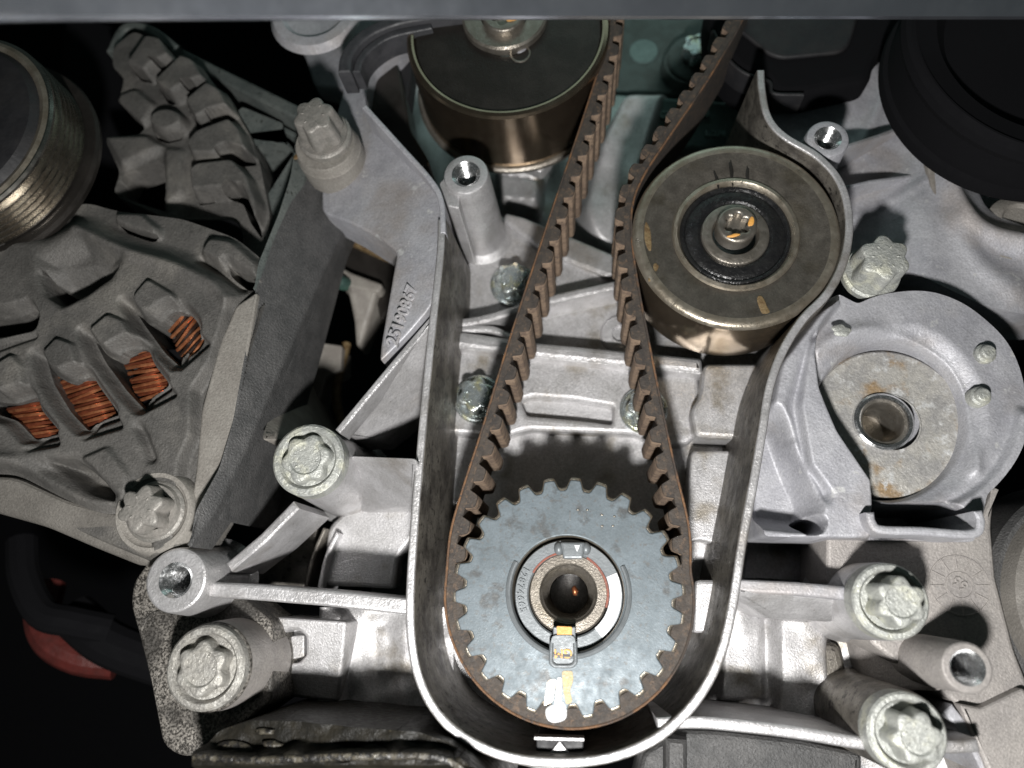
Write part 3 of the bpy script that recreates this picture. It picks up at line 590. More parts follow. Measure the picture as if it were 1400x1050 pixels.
# resample evenly
q = np.array(ctr); sl = np.concatenate([[0], np.cumsum(np.linalg.norm(np.diff(q, axis=0), axis=1))])
NS = 620; ss_ = np.linspace(0, sl[-1], NS); q = np.stack([np.interp(ss_, sl, q[:, 0]), np.interp(ss_, sl, q[:, 1])], 1)
for _ in range(4): q[1:-1] = 0.25*q[:-2]+0.5*q[1:-1]+0.25*q[2:]
T = np.gradient(q, axis=0); T /= np.linalg.norm(T, axis=1)[:, None]; NL = np.stack([-T[:, 1], T[:, 0]], 1)   # left of travel = inside of the loop
BT = thing('timing_belt', 'worn brown toothed rubber belt looping from the top pulleys down around the sprocket', 'timing belt', 778, 900, BZ1)
def ribbon(o0, o1, z0, z1, b=1.5):
    sec = [(o0, z0+b), (o0+b, z0), (o1-b, z0), (o1, z0+b), (o1, z1-b), (o1-b, z1), (o0+b, z1), (o0, z1-b)]
    n = len(sec); vs = []
    for i in range(len(q)):
        for o_, z in sec: vs.append((q[i][0]+NL[i][0]*o_, q[i][1]+NL[i][1]*o_, z))
    fs = [(i*n+k, (i+1)*n+k, (i+1)*n+(k+1) % n, i*n+(k+1) % n) for i in range(len(q)-1) for k in range(n)]
    return vs, [f[::-1] for f in fs]
ob('belt_body', ribbon(-5, 5.5, BZ0, BZ1, 1.2), BELT, BT, sharp=0.6)
ob('belt_back', ribbon(-7.5, -4.8, BZ0-0.5, BZ1-5, 1.2), BELT, BT, sharp=0.6)
ob('frayed_edge', ribbon(-7.7, -4.6, BZ1-6, BZ1+0.8, 1.2), BELB, BT, sharp=0.6)
# tooth, shared mesh in its own frame (x along, y inward, z = width)
th = []
prof = [(-15.5, 4.5), (-13, 6), (-10, 14.5), (-8, 17.6), (-4.5, 18.6), (4.5, 18.6), (8, 17.6), (10, 14.5), (13, 6), (15.5, 4.5)]
rows = [(-0.8, 0.90), (0.0, 0.97), (-3, 1.0), (-60, 1.0), (BZ0-BZ1+2, 1.0), (BZ0-BZ1, 0.95)]
rows = [(0.6, 0.93), (-1.2, 1.0), (-20, 1.0), (-60, 0.99), (-100, 1.0), (BZ0-BZ1+2, 1.0), (BZ0-BZ1, 0.95)]
tv, tf = [], []
for z, f in rows:
    for x, y in prof: tv.append((x*f*S, -z*S, (3+(y-3)*f)*S))
n = len(prof)
for k in range(len(rows)-1):
    for i in range(n-1): tf.append((k*n+i, k*n+i+1, (k+1)*n+i+1, (k+1)*n+i))
tf.append(tuple(range(n))[::-1]); tf.append(tuple((len(rows)-1)*n+i for i in range(n)))
tm = bpy.data.meshes.new('belt_tooth'); tm.from_pydata(tv, [], tf); tm.polygons.foreach_set('use_smooth', [True]*len(tm.polygons)); tm.update(); tm.set_sharp_from_angle(angle=0.7)
tm.materials.append(BELT); tm.materials.append(TOOTH)
for p in tm.polygons: p.material_index = 1 if len(p.vertices) == 4 and p.index >= n-1 else 0
pitch = Rm*stp
pos = np.argmin(np.hypot(q[:, 0]-(cxs+Rm*math.cos(PH+stp*13.5)), q[:, 1]-(cys+Rm*math.sin(PH+stp*13.5))))
s_ref = ss_[pos]; k0 = int(-s_ref/pitch)
bl = BT.location
for k in range(k0-1, 60):
    s_ = s_ref+k*pitch
    if s_ < 10 or s_ > ss_[-1]-10: continue
    x = np.interp(s_, ss_, q[:, 0]); y = np.interp(s_, ss_, q[:, 1]); tx = np.interp(s_, ss_, T[:, 0]); ty = np.interp(s_, ss_, T[:, 1])
    o = bpy.data.objects.new('tooth', tm); col.objects.link(o); o.parent = BT
    a = math.atan2(ty, tx); o.location = ew((x, y, BZ1))-bl; o.rotation_euler = (0, -a, 0)

# ================================================================ PULLEYS
I = thing('idler_pulley', 'smooth brown steel idler pulley with black grease seal, right of the belt', 'pulley', 1006, 318, -12)
iz = -8; IX, IY = 1006, 318
ob('outer_rim', lathe(IX, IY, iz, [(140, -128), (143, -124), (143, -7), (141, -3), (138, -0.5)], 128), PULS, I)
ob('rim_edge', lathe(IX, IY, iz, [(143.4, -7), (141.6, -2.8), (138, 0), (133, 0.6), (128, 0)], 128), PULE, I)
ob('side_face', lathe(IX, IY, iz, [(128, 0), (124, -1), (88, -3), (86, -4)], 128), PULF, I)
ob('inner_edge', lathe(IX, IY, iz, [(88, -2.6), (86, 0.5), (81, 1.5), (78, -2), (76, -8)], 96), PULE, I)
ob('grease_seal', lathe(IX, IY, iz, [(77, -6), (74, -3), (71, -4), (69, -7), (64, -4), (52, -4), (46, -8), (44, -10)], 96), SEAL, I)
ob('inner_ring', lathe(IX, IY, iz, [(48, -9), (46.5, -4), (44, -2.5), (33, -2.5), (31, -6), (30, -14)], 72), STL, I)
def plug_bolt(label, px, py, z, R, mt, grp):
    t = thing('bolt', label, 'bolt', px, py, z, grp); cx, cy = P(px, py, z); R *= KS(px, py, z)
    st = [(cx+x, cy+y) for x, y in star(R*0.63, R*0.45, n=72, ph=0.35)]
    ob('head', prism([(cx+R*math.cos(2*math.pi*i/64), cy+R*math.sin(2*math.pi*i/64)) for i in range(64)], z, z-26, 4, 3, [st]), mt, t, sharp=0.6)
    ob('socket_floor', lathe(px, py, z, [(R*0.72, -13), (0, -15)], 24), mt, t)
    return t
for x, y, rx, ry, a_ in ((1044, 420, 7, 17, 0.3), (884, 322, 7, 26, 0.05), (893, 372, 6, 14, -0.4), (1000, 236, 3, 22, 0.0), (1022, 240, 2.5, 18, -0.1), (980, 246, 2.5, 16, 0.15)): ob('oil_stain', blob(x, y, iz-1.2, rx, ry, 1.0, int(x), 18, 0.25, a_), BROWN if ry != 22 and ry != 18 and ry != 16 else DPLT, I)
t = plug_bolt('dull star-socket bolt with orange paint fleck in the idler centre', 1008, 306, iz+8, 28, STL, 'star-socket pulley bolts')
ob('paint_fleck', blob(1027, 303, iz+8, 4, 9, 1.5, 2, 14, 0.2, -0.3), ORG, t); ob('paint_fleck', blob(1003, 322, iz+8, 9, 3, 1.5, 4, 14, 0.2, 0.2), ORG, t)

TP = thing('tensioner_pulley', 'large brown steel tensioner pulley with dark plate, cut by the top rail', 'pulley', 692, 20, 0)
tz = 0; TX, TY = 693, 40
ob('outer_rim', lathe(TX, TY, tz, [(140, -140), (139, -136), (139, -6), (136.5, -1.5), (132, 0), (129, -1), (128, -14)], 128), PULB, TP)
ob('rear_flange', lathe(TX, TY, tz, [(146, -150), (147, -142), (144, -138), (136, -138)], 128), STL, TP)
ob('front_plate', lathe(TX, TY, tz, [(128.5, -12), (126, -8), (90, -7), (60, -6), (40, -6)], 96), DPLT, TP)
ob('washer', lathe(690, 22, tz, [(58, -10), (58, 4), (55, 7), (33, 7), (31, 2), (30, -6)], 72), STL, TP)
ob('locating_hole', lathe(711, 70, tz, [(15, -8), (14, -4.5), (12, -4.5), (11.5, -12), (0, -14)], 32), STL, TP)
ob('hole_plug', blob(713, 69, -8, 9, 7, 3, 1, 16, 0.1), ALUL, TP)
ob('anchor_tab', pp([(700, 206), (752, 204), (756, 216), (740, 236), (722, 228), (700, 222)], -150, -175, r=6, bev=3, zt=-150), ALU, TP)
t = plug_bolt('brown star-socket bolt with orange fleck in the tensioner pulley centre', 688, 18, tz+20, 29, STL, 'star-socket pulley bolts')
ob('paint_fleck', blob(699, 26, tz+20, 8, 5, 2, 2, 14, 0.2), ORG, t)
# ================================================================ ALTERNATOR
A = thing('alternator', 'dusty dark alternator with slotted housing showing copper windings, left edge', 'alternator', 60, 560, -60)
az = 10
a = HF(-70, 255, 372, 800, 1.35, az, az)
a.wave(0.8, 90, 2)
FACE = [(-90, 640), (-90, 330), (60, 345), (105, 312), (165, 342), (235, 362), (290, 388), (312, 414), (302, 448), (286, 492), (262, 530), (250, 590), (240, 628), (195, 660), (150, 640), (62, 628)]
# upper shoulder falls away above the ridge line
a.h -= 34*a.ss(-a.sdf([(-90, 820), (-90, 322), (60, 330), (105, 308), (168, 337), (235, 358), (292, 383), (318, 412), (400, 412), (400, 820)], 10), 40, 0.2)
a.ridge([(105, 312), (165, 340), (235, 361), (290, 386), (312, 410)], 9, 9)
# pale flange to the right, lower, and the lower skirt
FL = [(312, 414), (350, 380), (356, 400), (338, 470), (322, 560), (300, 680), (262, 745), (238, 742), (240, 690), (246, 628), (262, 592), (262, 532), (288, 494), (302, 450)]
a.add(FL, -20, 10, 6)
a.add([(-90, 642), (60, 632), (110, 628), (170, 690), (200, 720), (200, 790), (-90, 710)], -24, 26, 20)
a.ridge([(-60, 622), (20, 634), (70, 660), (120, 684), (165, 684)], 16, 11)
a.add([(60, 629), (96, 630), (126, 655), (152, 681), (112, 668)], -34, 12, 6)
a.add([(112, 628), (150, 612), (180, 650), (178, 676), (150, 670), (128, 640)], 10, 10, 6)
a.ridge([(188, 585), (196, 600), (205, 625)], -14, 7)
a.add([(-90, 688), (-10, 690), (60, 716), (130, 746), (192, 770), (250, 745), (250, 790), (-90, 790)], -40, 16, 6)
# pads between the windows
for pd in ([(186, 408), (206, 384), (240, 404), (246, 420), (228, 432), (212, 438), (190, 432)], [(124, 455), (152, 432), (172, 440), (185, 462), (160, 486), (138, 478)],
           [(58, 488), (82, 464), (104, 472), (112, 500), (92, 516), (68, 510)], [(-10, 505), (22, 486), (34, 500), (38, 530), (5, 542)]): a.add(pd, 13, 6, 5)
WIN = [[(167, 411), (178, 419), (196, 438), (214, 436), (232, 421), (250, 420), (263, 434), (266, 448), (258, 466), (240, 478), (238, 500), (214, 478), (186, 440)],
       [(112, 452), (122, 460), (134, 478), (150, 487), (164, 476), (182, 468), (194, 472), (200, 490), (223, 520), (192, 541), (188, 560), (160, 530), (130, 490)],
       [(47, 482), (56, 488), (66, 508), (86, 519), (98, 512), (115, 507), (124, 522), (153, 562), (120, 573), (108, 588), (82, 560), (58, 520)],
       [(-40, 540), (8, 546), (38, 535), (44, 556), (72, 588), (47, 594), (34, 600), (8, 572), (-30, 560)]]
for wn in WIN: a.h -= 24*a.ss(a.sdf(wn, 7), 13, 0.95); a.cut(wn, 7, -1.5)
for pd in ([(240, 478), (266, 450), (285, 470), (244, 506)], [(192, 541), (225, 520), (240, 540), (190, 565)], [(120, 573), (155, 562), (166, 584), (112, 600)], [(46, 594), (74, 588), (80, 608), (34, 616)]): a.add(pd, -16, 9, 4)
TH = [(52, 352), (60, 372), (74, 400), (96, 396), (130, 382), (162, 362), (170, 350), (150, 378), (112, 402), (82, 418), (68, 412), (56, 390)]
a.add([(50, 350), (112, 318), (172, 346), (152, 382), (82, 420), (58, 400)], -22, 34, 6, 0.2); a.add([(50, 372), (112, 358), (160, 362), (120, 402), (82, 420), (58, 400)], -34, 30, 6, 0.2); a.cut([(55, 362), (64, 384), (78, 393), (112, 384), (164, 361), (150, 380), (112, 404), (82, 418), (64, 408), (54, 385)], 4)
LH = [(-60, 420), (10, 420), (40, 410), (50, 430), (44, 448), (0, 458), (-60, 462)]
a.add(LH, -26, 12, 6); a.cut([(-60, 432), (12, 428), (38, 414), (47, 430), (40, 442), (-4, 453), (-60, 458)], 5)
a.add([(-20, 470), (50, 455), (48, 462), (-20, 486)], -8, 6, 3)
# raised vents on the shoulder
a.add([(146, 282), (182, 282), (206, 302), (204, 314), (172, 305), (146, 294)], 16, 9, 5); a.cut([(146, 294), (172, 304), (206, 312), (194, 319), (160, 308)], 3)
a.add([(265, 338), (278, 316), (310, 320), (346, 352), (350, 385), (340, 372), (302, 345), (296, 356)], 22, 14, 8)
a.cut([(300, 350), (308, 358), (340, 370), (344, 380), (330, 388), (304, 368)], 6)
a.ridge([(262, 344), (285, 360), (320, 385)], -14, 5)
a.clip([(-60, 300), (100, 262), (140, 274), (235, 285), (310, 312), (350, 345), (356, 385), (352, 402), (335, 480), (322, 560), (300, 672), (262, 742), (240, 765), (210, 775), (192, 770), (130, 746), (60, 716), (-10, 690), (-60, 684)], 14)
ob('housing', a.skirt(70).geo(), ALT, A, sharp=0.9)
ob('flange_strip', pp([(322, 418), (352, 398), (344, 450), (328, 540), (302, 672), (272, 730), (258, 708), (268, 640), (275, 560), (300, 470)], slope((310, 420, -2), (280, 690, 2)), -60, r=6, bev=4, zt=0), ALTL, A)
ob('lower_skirt', pp([(-70, 648), (20, 652), (90, 684), (150, 700), (185, 700), (215, 760), (195, 776), (130, 750), (60, 720), (-70, 684)], slope((80, 660, 2), (80, 730, -16)), -90, r=14, bev=9, zt=-6), ALTM, A)
ob('ear', lathe(211, 700, 8, [(60, -80), (57, -20), (53, 0), (51, 3), (46, 3), (44, 0), (40, -2), (0, -2)], 56), ALTL, A)
# windings behind each window
def winding(px0, py0, px1, py1, n, wdt, z, ang, seed):
    r_ = random.Random(seed); gs = []
    for k in range(n):
        t = (k+0.5)/n; x = px0+(px1-px0)*t; y = py0+(py1-py0)*t; aa = ang+r_.uniform(-0.13, 0.13)
        dx, dy = math.cos(aa)*wdt/2, -math.sin(aa)*wdt/2; zz = z+r_.uniform(-3, 3)
        gs.append(tube([PE(x-dx, y-dy, zz-12), PE(x-dx*0.4, y-dy*0.4, zz), PE(x+dx*0.4, y+dy*0.4, zz), PE(x+dx, y+dy, zz-12)], 2.9, 7))
    return gs
for i, (c, ang, n) in enumerate((((236, 418, 262, 474), math.radians(48), 12), ((182, 468, 205, 530), math.radians(14), 15), ((98, 508, 128, 566), math.radians(16), 14), ((20, 536, 50, 586), math.radians(4), 12))):
    g_ = winding(c[0]+4, c[1]-4, c[2]+9, c[3]+12, n+4, 50, -24, ang, i)
    par = ob('copper_winding', join(*g_[::2]), COP, A); ob('varnished_strand', join(*g_[1::2]), VARN if i == 0 else COPD, par)
    ob('core', pp([(c[0]-30, c[3]+4), (c[2]+30, c[3]), (c[2]+40, c[3]+30), (c[0]-10, c[3]+30)], -34, -70, r=4, bev=3, zt=-34), VOID, par)  # core blackened to stand for the shade inside the window
ob('inner_shade_sheet', pp([(-90, 300), (330, 300), (330, 480), (230, 620), (-90, 700)], -78, -84, r=20, bev=2, zt=-78), VOID, A)  # black sheet stands in for shade inside the housing
# rear half with the cooling fingers
b = HF(95, 20, 385, 365, 1.25, -85, -95)
b.wave(0.6, 70, 4)
FG = [[(178, 97), (206, 56), (228, 60), (243, 86), (218, 98), (206, 110)], [(215, 120), (254, 82), (273, 90), (289, 117), (262, 126), (240, 139)],
      [(257, 146), (290, 119), (309, 130), (322, 156), (300, 160), (274, 174)], [(260, 203), (274, 186), (320, 168), (336, 184), (347, 216), (312, 208), (302, 222), (268, 222)],
      [(264, 238), (276, 229), (325, 224), (346, 246), (360, 284), (356, 312), (336, 262), (310, 268), (268, 270)]]
for f in FG: b.add(f, 34, 8, 6, 0.4)
for h_ in ([(181, 96), (204, 106), (208, 111), (190, 107)], [(207, 86), (222, 90), (232, 94), (222, 98)], [(216, 119), (236, 136), (244, 140), (226, 138)], [(252, 118), (270, 118), (272, 126), (258, 128)], [(258, 147), (272, 170), (284, 174), (268, 178)],
           [(287, 160), (304, 157), (322, 158), (298, 170), (296, 176), (289, 174)], [(300, 212), (318, 204), (346, 214), (348, 222), (330, 224), (306, 222)], [(308, 268), (318, 254), (336, 262), (352, 292), (356, 325), (340, 302), (330, 276)], [(262, 205), (270, 224), (300, 224), (268, 228)], [(264, 240), (268, 272), (310, 270), (268, 277)],
           [(208, 178), (224, 186), (244, 182), (254, 174), (244, 188), (224, 192), (210, 186)], [(192, 222), (214, 214), (222, 218), (226, 250), (223, 286), (150, 262), (165, 232)], [(150, 132), (160, 136), (195, 170), (188, 178), (140, 186), (120, 186), (140, 130)]): b.cut(h_, 4)
b.add([(206, 172), (212, 158), (232, 151), (252, 158), (256, 172), (244, 182), (224, 187)], 26, 9, 10)
b.add([(163, 128), (185, 120), (212, 142), (206, 156), (194, 170), (160, 138)], 12, 10, 6); b.add([(142, 186), (200, 184), (225, 200), (190, 216), (166, 228)], 14, 12, 6); b.add([(224, 200), (248, 202), (250, 262), (224, 285)], 10, 12, 6)
b.clip([(150, 60), (178, 38), (215, 52), (236, 76), (248, 82), (272, 86), (290, 112), (310, 126), (324, 156), (340, 182), (352, 220), (366, 290), (362, 330), (346, 356), (300, 330), (235, 300), (150, 262), (160, 232), (140, 188), (192, 178), (158, 138), (166, 100), (150, 88)], 8)
ob('rear_housing', b.skirt(60).geo(), ALT, A, sharp=0.9)
ob('rear_shade_sheet', pp([(90, 20), (250, 60), (370, 200), (390, 400), (60, 400)], -240, -250, r=20, bev=2, zt=-240), VOID, A)  # black sheet added behind the fingers as painted shade
ob('strut', band([(150, 70), (170, 36), (205, 40), (240, 66)], 20, -120, -190, zt=-120, bev=6), ALTG, A)
ob('long_strut', band([(200, 50), (290, 96), (360, 130), (420, 160)], 26, slope((220, 60, -150), (420, 160, -70)), -200, zt=-110, bev=6, sm=False), ALTG, A)
ob('long_strut', band([(325, 150), (372, 168), (405, 185)], 10, -120, -200, zt=-120, bev=3, sm=False), ALTG, A)
ob('gusset', pp([(345, 195), (392, 190), (410, 215), (400, 300), (372, 345), (360, 280)], -110, -200, r=8, bev=6, zt=-110, holes=[[(330, 150), (384, 172), (372, 190), (340, 185)]]), ALTG, A)
# grooved pulley at the front
pu = ob('pulley', lathe(-54, 192, 60, [(150, -70), (152, -60), (150, -52), (140, -50), (132, -52)], 96), DPLT, A)
gp = [(132, -52)]
for k in range(6): zq = -48+k*11; gp += [(136.5, zq), (138, zq+1.2), (138, zq+3), (123, zq+7), (123, zq+8)]
gp += [(134, 20), (137, 23), (137, 27), (134, 30), (126, 30), (118, 26)]
ob('grooves', lathe(-54, 192, 60, gp, 128), GRV, pu)
ob('cap', lathe(-54, 192, 60, [(124, 26), (114, 40), (104, 44), (60, 46), (0, 46)], 96), BLK, pu)
ob('rim_edge', lathe(-54, 192, 60, [(132, 30), (127, 33), (122, 31), (117, 26)], 128), PULE, pu)

# ================================================================ ALTERNATOR BRACKET
R_ = thing('alternator_bracket', 'long dark cast arm running down from the upper bolt beside the alternator', 'bracket', 400, 420, -60)
bz = slope((345, 420, -4), (432, 446, -95))
ob('arm', pp([(402, 190), (420, 172), (470, 172), (492, 200), (498, 238), (488, 274), (452, 350), (410, 445), (372, 530), (335, 618), (296, 700), (262, 752), (270, 700), (300, 640), (318, 575), (336, 470), (350, 385), (378, 300), (398, 240)], bz, lambda x, y: bz(x, y)-60, r=8, bev=3, zt=-30), ALTD, R_)
ob('arm_side', pp([(497, 238), (500, 262), (456, 358), (415, 455), (378, 535), (340, 625), (300, 712), (290, 706), (330, 618), (368, 530), (406, 445), (446, 350), (482, 274)], lambda x, y: bz(x, y)-18, -180, r=5, bev=4, zt=-60), ALTD, R_)
ob('pale_face', pp([(403, 195), (430, 214), (416, 250), (396, 276), (372, 330), (356, 380), (346, 400), (352, 360), (380, 290), (396, 240)], lambda x, y: bz(x, y)+1.5, -60, r=8, bev=2, zt=-10), ALTG, R_)
ob('ear', lathe(444, 196, -16, [(45, -64), (44, -20), (42, -16), (41.5, -4), (39.5, 0), (20, 0)], 56), ALTL, R_)
ob('residue_smear', blob(408, 214, -20, 8, 6, 3, 2, 16, 0.3), BROWN, R_)
bolt('dusty six-lobed bolt at the top end of the dark alternator arm', 443, 184, -4, 36, 31, 52, ZIND, ph=0.4, taper=0.86, dish=False)
bolt('dusty six-lobed bolt in the pale lower corner of the alternator', 211, 699, 12, 40, 32, 36, ZIND, ph=0.35, taper=0.95, dish=False, lobe=0.72)

# ================================================================ BOLTS ON THE HOUSING
bolt('pale bolt on the post left of the belt housing, above the diagonal ribs', 424, 630, -6, 46, 35, 20, ZINC, ph=0.2, fl=4, lobe=0.80, cup=10)
bolt('large pale bolt on the black-speckled lower-left ear', 286, 912, 6, 51, 37, 24, ZING, ph=0.5, fl=4, lobe=0.78, cup=12)
bolt('shiny bolt on the bright floor below the threaded post, touching the left belt run', 701, 388, -204, 31, 25, 28, ZINB, ph=0.2, lobe=0.78)
bolt('shiny bolt on the cover plate left of the curved slot, half under the belt', 654, 545, -174, 34, 27, 30, ZINB, ph=0.3, lobe=0.78)
bolt('shiny bolt on the cover plate mostly hidden by the right belt run', 880, 560, -174, 33, 27, 28, ZINB, ph=0.1, lobe=0.78)
bolt('upper of the two crusted pale bolts on the right-hand posts', 1212, 822, 6, 50, 36, 46, ZINC, ph=0.4, lobe=0.76, cup=14)
bolt('lower of the two crusted pale bolts on the right-hand posts', 1234, 1000, 12, 52, 37, 42, ZINC, ph=0.1, lobe=0.76, cup=14)
bolt('white-crusted bolt between the idler pulley and the water pump', 1192, 372, -64, 40, 36, 52, ZINC, ph=0.5, dish=False, lobe=0.78)

# ================================================================ WATER PUMP
Wt = thing('water_pump', 'pale round water pump body with a stained disc and steel bushing', 'water pump', 1212, 580, -150)
wz = -50
p = HF(1026, 378, 1420, 745, 1.5, wz, -60)
p.wave(2, 100, 6)
RC = [(1250+155*math.cos(t), 552-157*math.sin(t)) for t in np.linspace(0, 2*math.pi, 40)[:-1]]
IC = [(1228+116*math.cos(t), 570-120*math.sin(t)) for t in np.linspace(0, 2*math.pi, 40)[:-1]]
DC = [(1224+107*math.cos(t), 571-110*math.sin(t)) for t in np.linspace(0, 2*math.pi, 40)[:-1]]
p.add([(1118, 428), (1150, 408), (1105, 470), (1112, 545), (1150, 620), (1186, 660), (1186, 740), (1020, 740), (1040, 600), (1062, 500)], 34, 11, 10)
p.add([(1110, 462), (1100, 490), (1082, 530), (1072, 560), (1088, 620), (1120, 690), (1128, 680), (1100, 620), (1098, 560), (1112, 510)], -16, 20, 10)
p.add([(1030, 560), (1062, 570), (1080, 620), (1112, 692), (1100, 722), (1030, 715)], -70, 26, 14)
p.ridge([(1082, 610), (1098, 650), (1114, 686)], 7, 6)
p.h -= 16*p.ss(p.sdf(IC, 5), 30, 0.5)
p.ridge([(1118, 476), (1150, 456), (1195, 450), (1250, 464), (1300, 510), (1330, 570), (1338, 640)], 8, 11)
p.set(DC, -104, 9, 6, 0.4)
p.set([(1188, 660), (1194, 722), (1330, 728), (1322, 706), (1298, 690), (1250, 690), (1215, 690)], -230, 8, 6)
p.h += 14*p.ss(-p.sdf([(1250+144*math.cos(t), 552-146*math.sin(t)) for t in np.linspace(0, 6.28, 40)[:-1]], 5), 10)*p.ss(p.sdf([(1300, 560), (1430, 560), (1430, 720), (1290, 720)], 4), 20)
p.set([(1088, 718), (1112, 708), (1120, 714), (1116, 728), (1096, 730)], -160, 8, 6)
p.set([(1116, 452), (1111, 490), (1116, 535), (1140, 592), (1186, 660), (1184, 700), (1140, 690), (1100, 640), (1086, 560), (1098, 480)], -24, 8, 6, 0.4); p.cut([(1190, 690), (1230, 702), (1290, 696), (1318, 712), (1326, 722), (1196, 718)], 4); p.cut([(1222+33*math.cos(t), 568-34*math.sin(t)) for t in np.linspace(0, 6.28, 25)[:-1]], 5); p.clip([(1098, 436), (1120, 414), (1150, 398)]+[(1250+158*math.cos(t), 552-158*math.sin(t)) for t in np.linspace(math.radians(118), math.radians(-52), 30)]+[(1340, 715), (1338, 740), (1040, 735), (1030, 700), (1040, 600), (1060, 500)], 6)
ob('body', p.skirt(130).geo(), ALUL, Wt, sharp=1.0)
ob('lower_rim', band([(1190, 700), (1193, 714), (1206, 724), (1260, 726), (1330, 730), (1342, 716), (1338, 698)], 11, 0, -200, bev=4, n=5), ALUL, Wt)
dk = ob('disc', lathe(1216, 578, -90, [(109, -20), (108, -3), (105, 0), (44, 0), (42, 2), (40, 2)], 96), DISC, Wt)
ob('bushing', lathe(1207, 577, -90, [(43, -4), (41, 5), (38, 7), (34, 6), (32, 0)], 64), STLB, dk)
ob('bore', lathe(1207, 577, -90, [(33, 2), (29, 1), (27, -3), (26, -70), (0, -76)], 56), STL, dk)
for x, y in ((1343, 486), (1336, 544)): ob('pin', lathe(x, y, -64, [(15, -4), (14, 10), (11, 13), (10, 18), (8, 20), (0, 20)], 28), ZINC, Wt)
ob('white_deposit', blob(1150, 452, -44, 14, 9, 3, 3, 22, 0.3), ZINC, Wt)

# ================================================================ ENGINE MOUNT CASTING (upper right)
E = thing('mount_casting', 'smooth grey-lavender casting with ridge and threaded post, right of the idler', 'engine casting', 1200, 280, -150)
e = HF(1040, 60, 1500, 470, 2, -150, -150)
e.wave(3, 160, 8)
e.h += -40*e.ss(-e.sdf([(1000, 30), (1260, 30), (1260, 330), (1200, 350), (1000, 320)], 5), 120, 1.0)*0
e.h += 36*e.ss(e.sdf([(1262, 180), (1300, 170), (1318, 250), (1340, 300), (1420, 330), (1520, 330), (1520, 480), (1240, 480), (1236, 300)], 30), 70, 0.6)
e.ridge([(1268, 175), (1276, 230), (1290, 285), (1325, 330), (1400, 352)], 22, 15)
e.add([(1296, 150), (1330, 230), (1352, 285), (1420, 320), (1520, 320), (1520, 100), (1300, 100)], -50, 26, 10)
e.ridge([(1212, 120), (1196, 158), (1176, 200)], 8, 9)
e.ridge([(1160, 300), (1220, 275), (1256, 258)], 3, 6)
e.ridge([(1290, 320), (1320, 372), (1370, 410)], 9, 16)
e.clip([(1044, 70), (1500, 70), (1500, 440), (1380, 440), (1330, 430), (1260, 398), (1232, 378), (1160, 380), (1140, 300), (1060, 210)], 8)
ob('body', e.skirt(120).geo(), ALUL, E, sharp=1.0)
ob('fin', band([(1150, 202), (1200, 186), (1246, 168)], 7, slope((1150, 202, -70), (1246, 168, -146)), -180, zt=-100, bev=2, sm=False), ALUL, E)
ob('fin', band([(1128, 262), (1190, 248), (1262, 238)], 6, slope((1128, 262, -84), (1262, 238, -140)), -180, zt=-110, bev=2, sm=False), ALUL, E)
boss(E, 1132, 189, -6, 30, 15, -170, ALUL, flare=6, name='threaded_post', depth=40)
ob('hex_socket', lathe(1396, 300, -130, [(46, -60), (42, -10), (34, -2), (26, 0), (22, -6), (0, -8)], 40), ALTL, E)
ob('crusty_edge', band([(1262, 150), (1270, 200), (1278, 250), (1296, 296), (1330, 334), (1400, 356)], 12, -112, -160, zt=-112, bev=4), PLUG, E)
# ================================================================ LOWER RIGHT BRACKET
B2 = thing('lower_bracket', 'flat warm grey bracket with a moulded date wheel, lower right', 'bracket', 1300, 860, -90)
ob('plate', pp([(1130, 722), (1200, 728), (1335, 724), (1362, 660), (1356, 720), (1362, 790), (1388, 890), (1416, 960), (1440, 1100), (1370, 1100), (1346, 1042), (1312, 966), (1260, 930), (1190, 880), (1170, 800), (1130, 800)], -74, -200, r=10, bev=6, zt=-74), ALUW, B2)
ob('step_plate', pp([(1312, 962), (1342, 968), (1400, 940), (1440, 1000), (1450, 1110), (1372, 1110), (1345, 1040)], -58, -140, r=6, bev=5), ALUW, B2)
ob('strut', band([(1296, 968), (1330, 1010), (1352, 1056)], 16, -64, -200, zt=-64, bev=4, sm=False), ALUL, B2)
dw = ob('date_wheel', lathe(1312, 800, -74, [(43, -1), (42, 1.2), (40.5, 1.2), (39.5, -1)], 56), ALUW, B2)
ob('inner_ring', lathe(1312, 800, -74, [(20, -1), (19, 1.2), (17.5, 1.2), (16.5, -1)], 40), ALUW, dw)
sp = []
for k in range(12):
    t = 2*math.pi*k/12; cx, cy = P(1312, 800, -74); c, s_ = math.cos(t), math.sin(t)
    sp.append(prism([(cx+c*r-s_*q_, cy+s_*r+c*q_) for r, q_ in ((21, -0.9), (39, -0.9), (39, 0.9), (21, 0.9))], -72.8, -76, 0.4, 1))
ob('spokes', join(*sp), ALUW, dw)
text('99', 1312, 799, -73.5, 20, math.radians(-40), ALUW, dw, 'numeral', ext=1.2)
# ================================================================ RIGHT SIDE COVER
C_ = thing('round_cover', 'dark grey rounded cover at the lower right edge', 'cover', 1400, 800, -60)
ob('shell', lathe(1545, 830, -70, [(190, -120), (172, -20), (160, 6), (130, 20), (60, 28), (0, 30)], 80), ALTM, C_)
ob('rim', lathe(1545, 830, -70, [(194, -120), (184, -24), (176, -14), (168, -14)], 80), ALTD, C_)
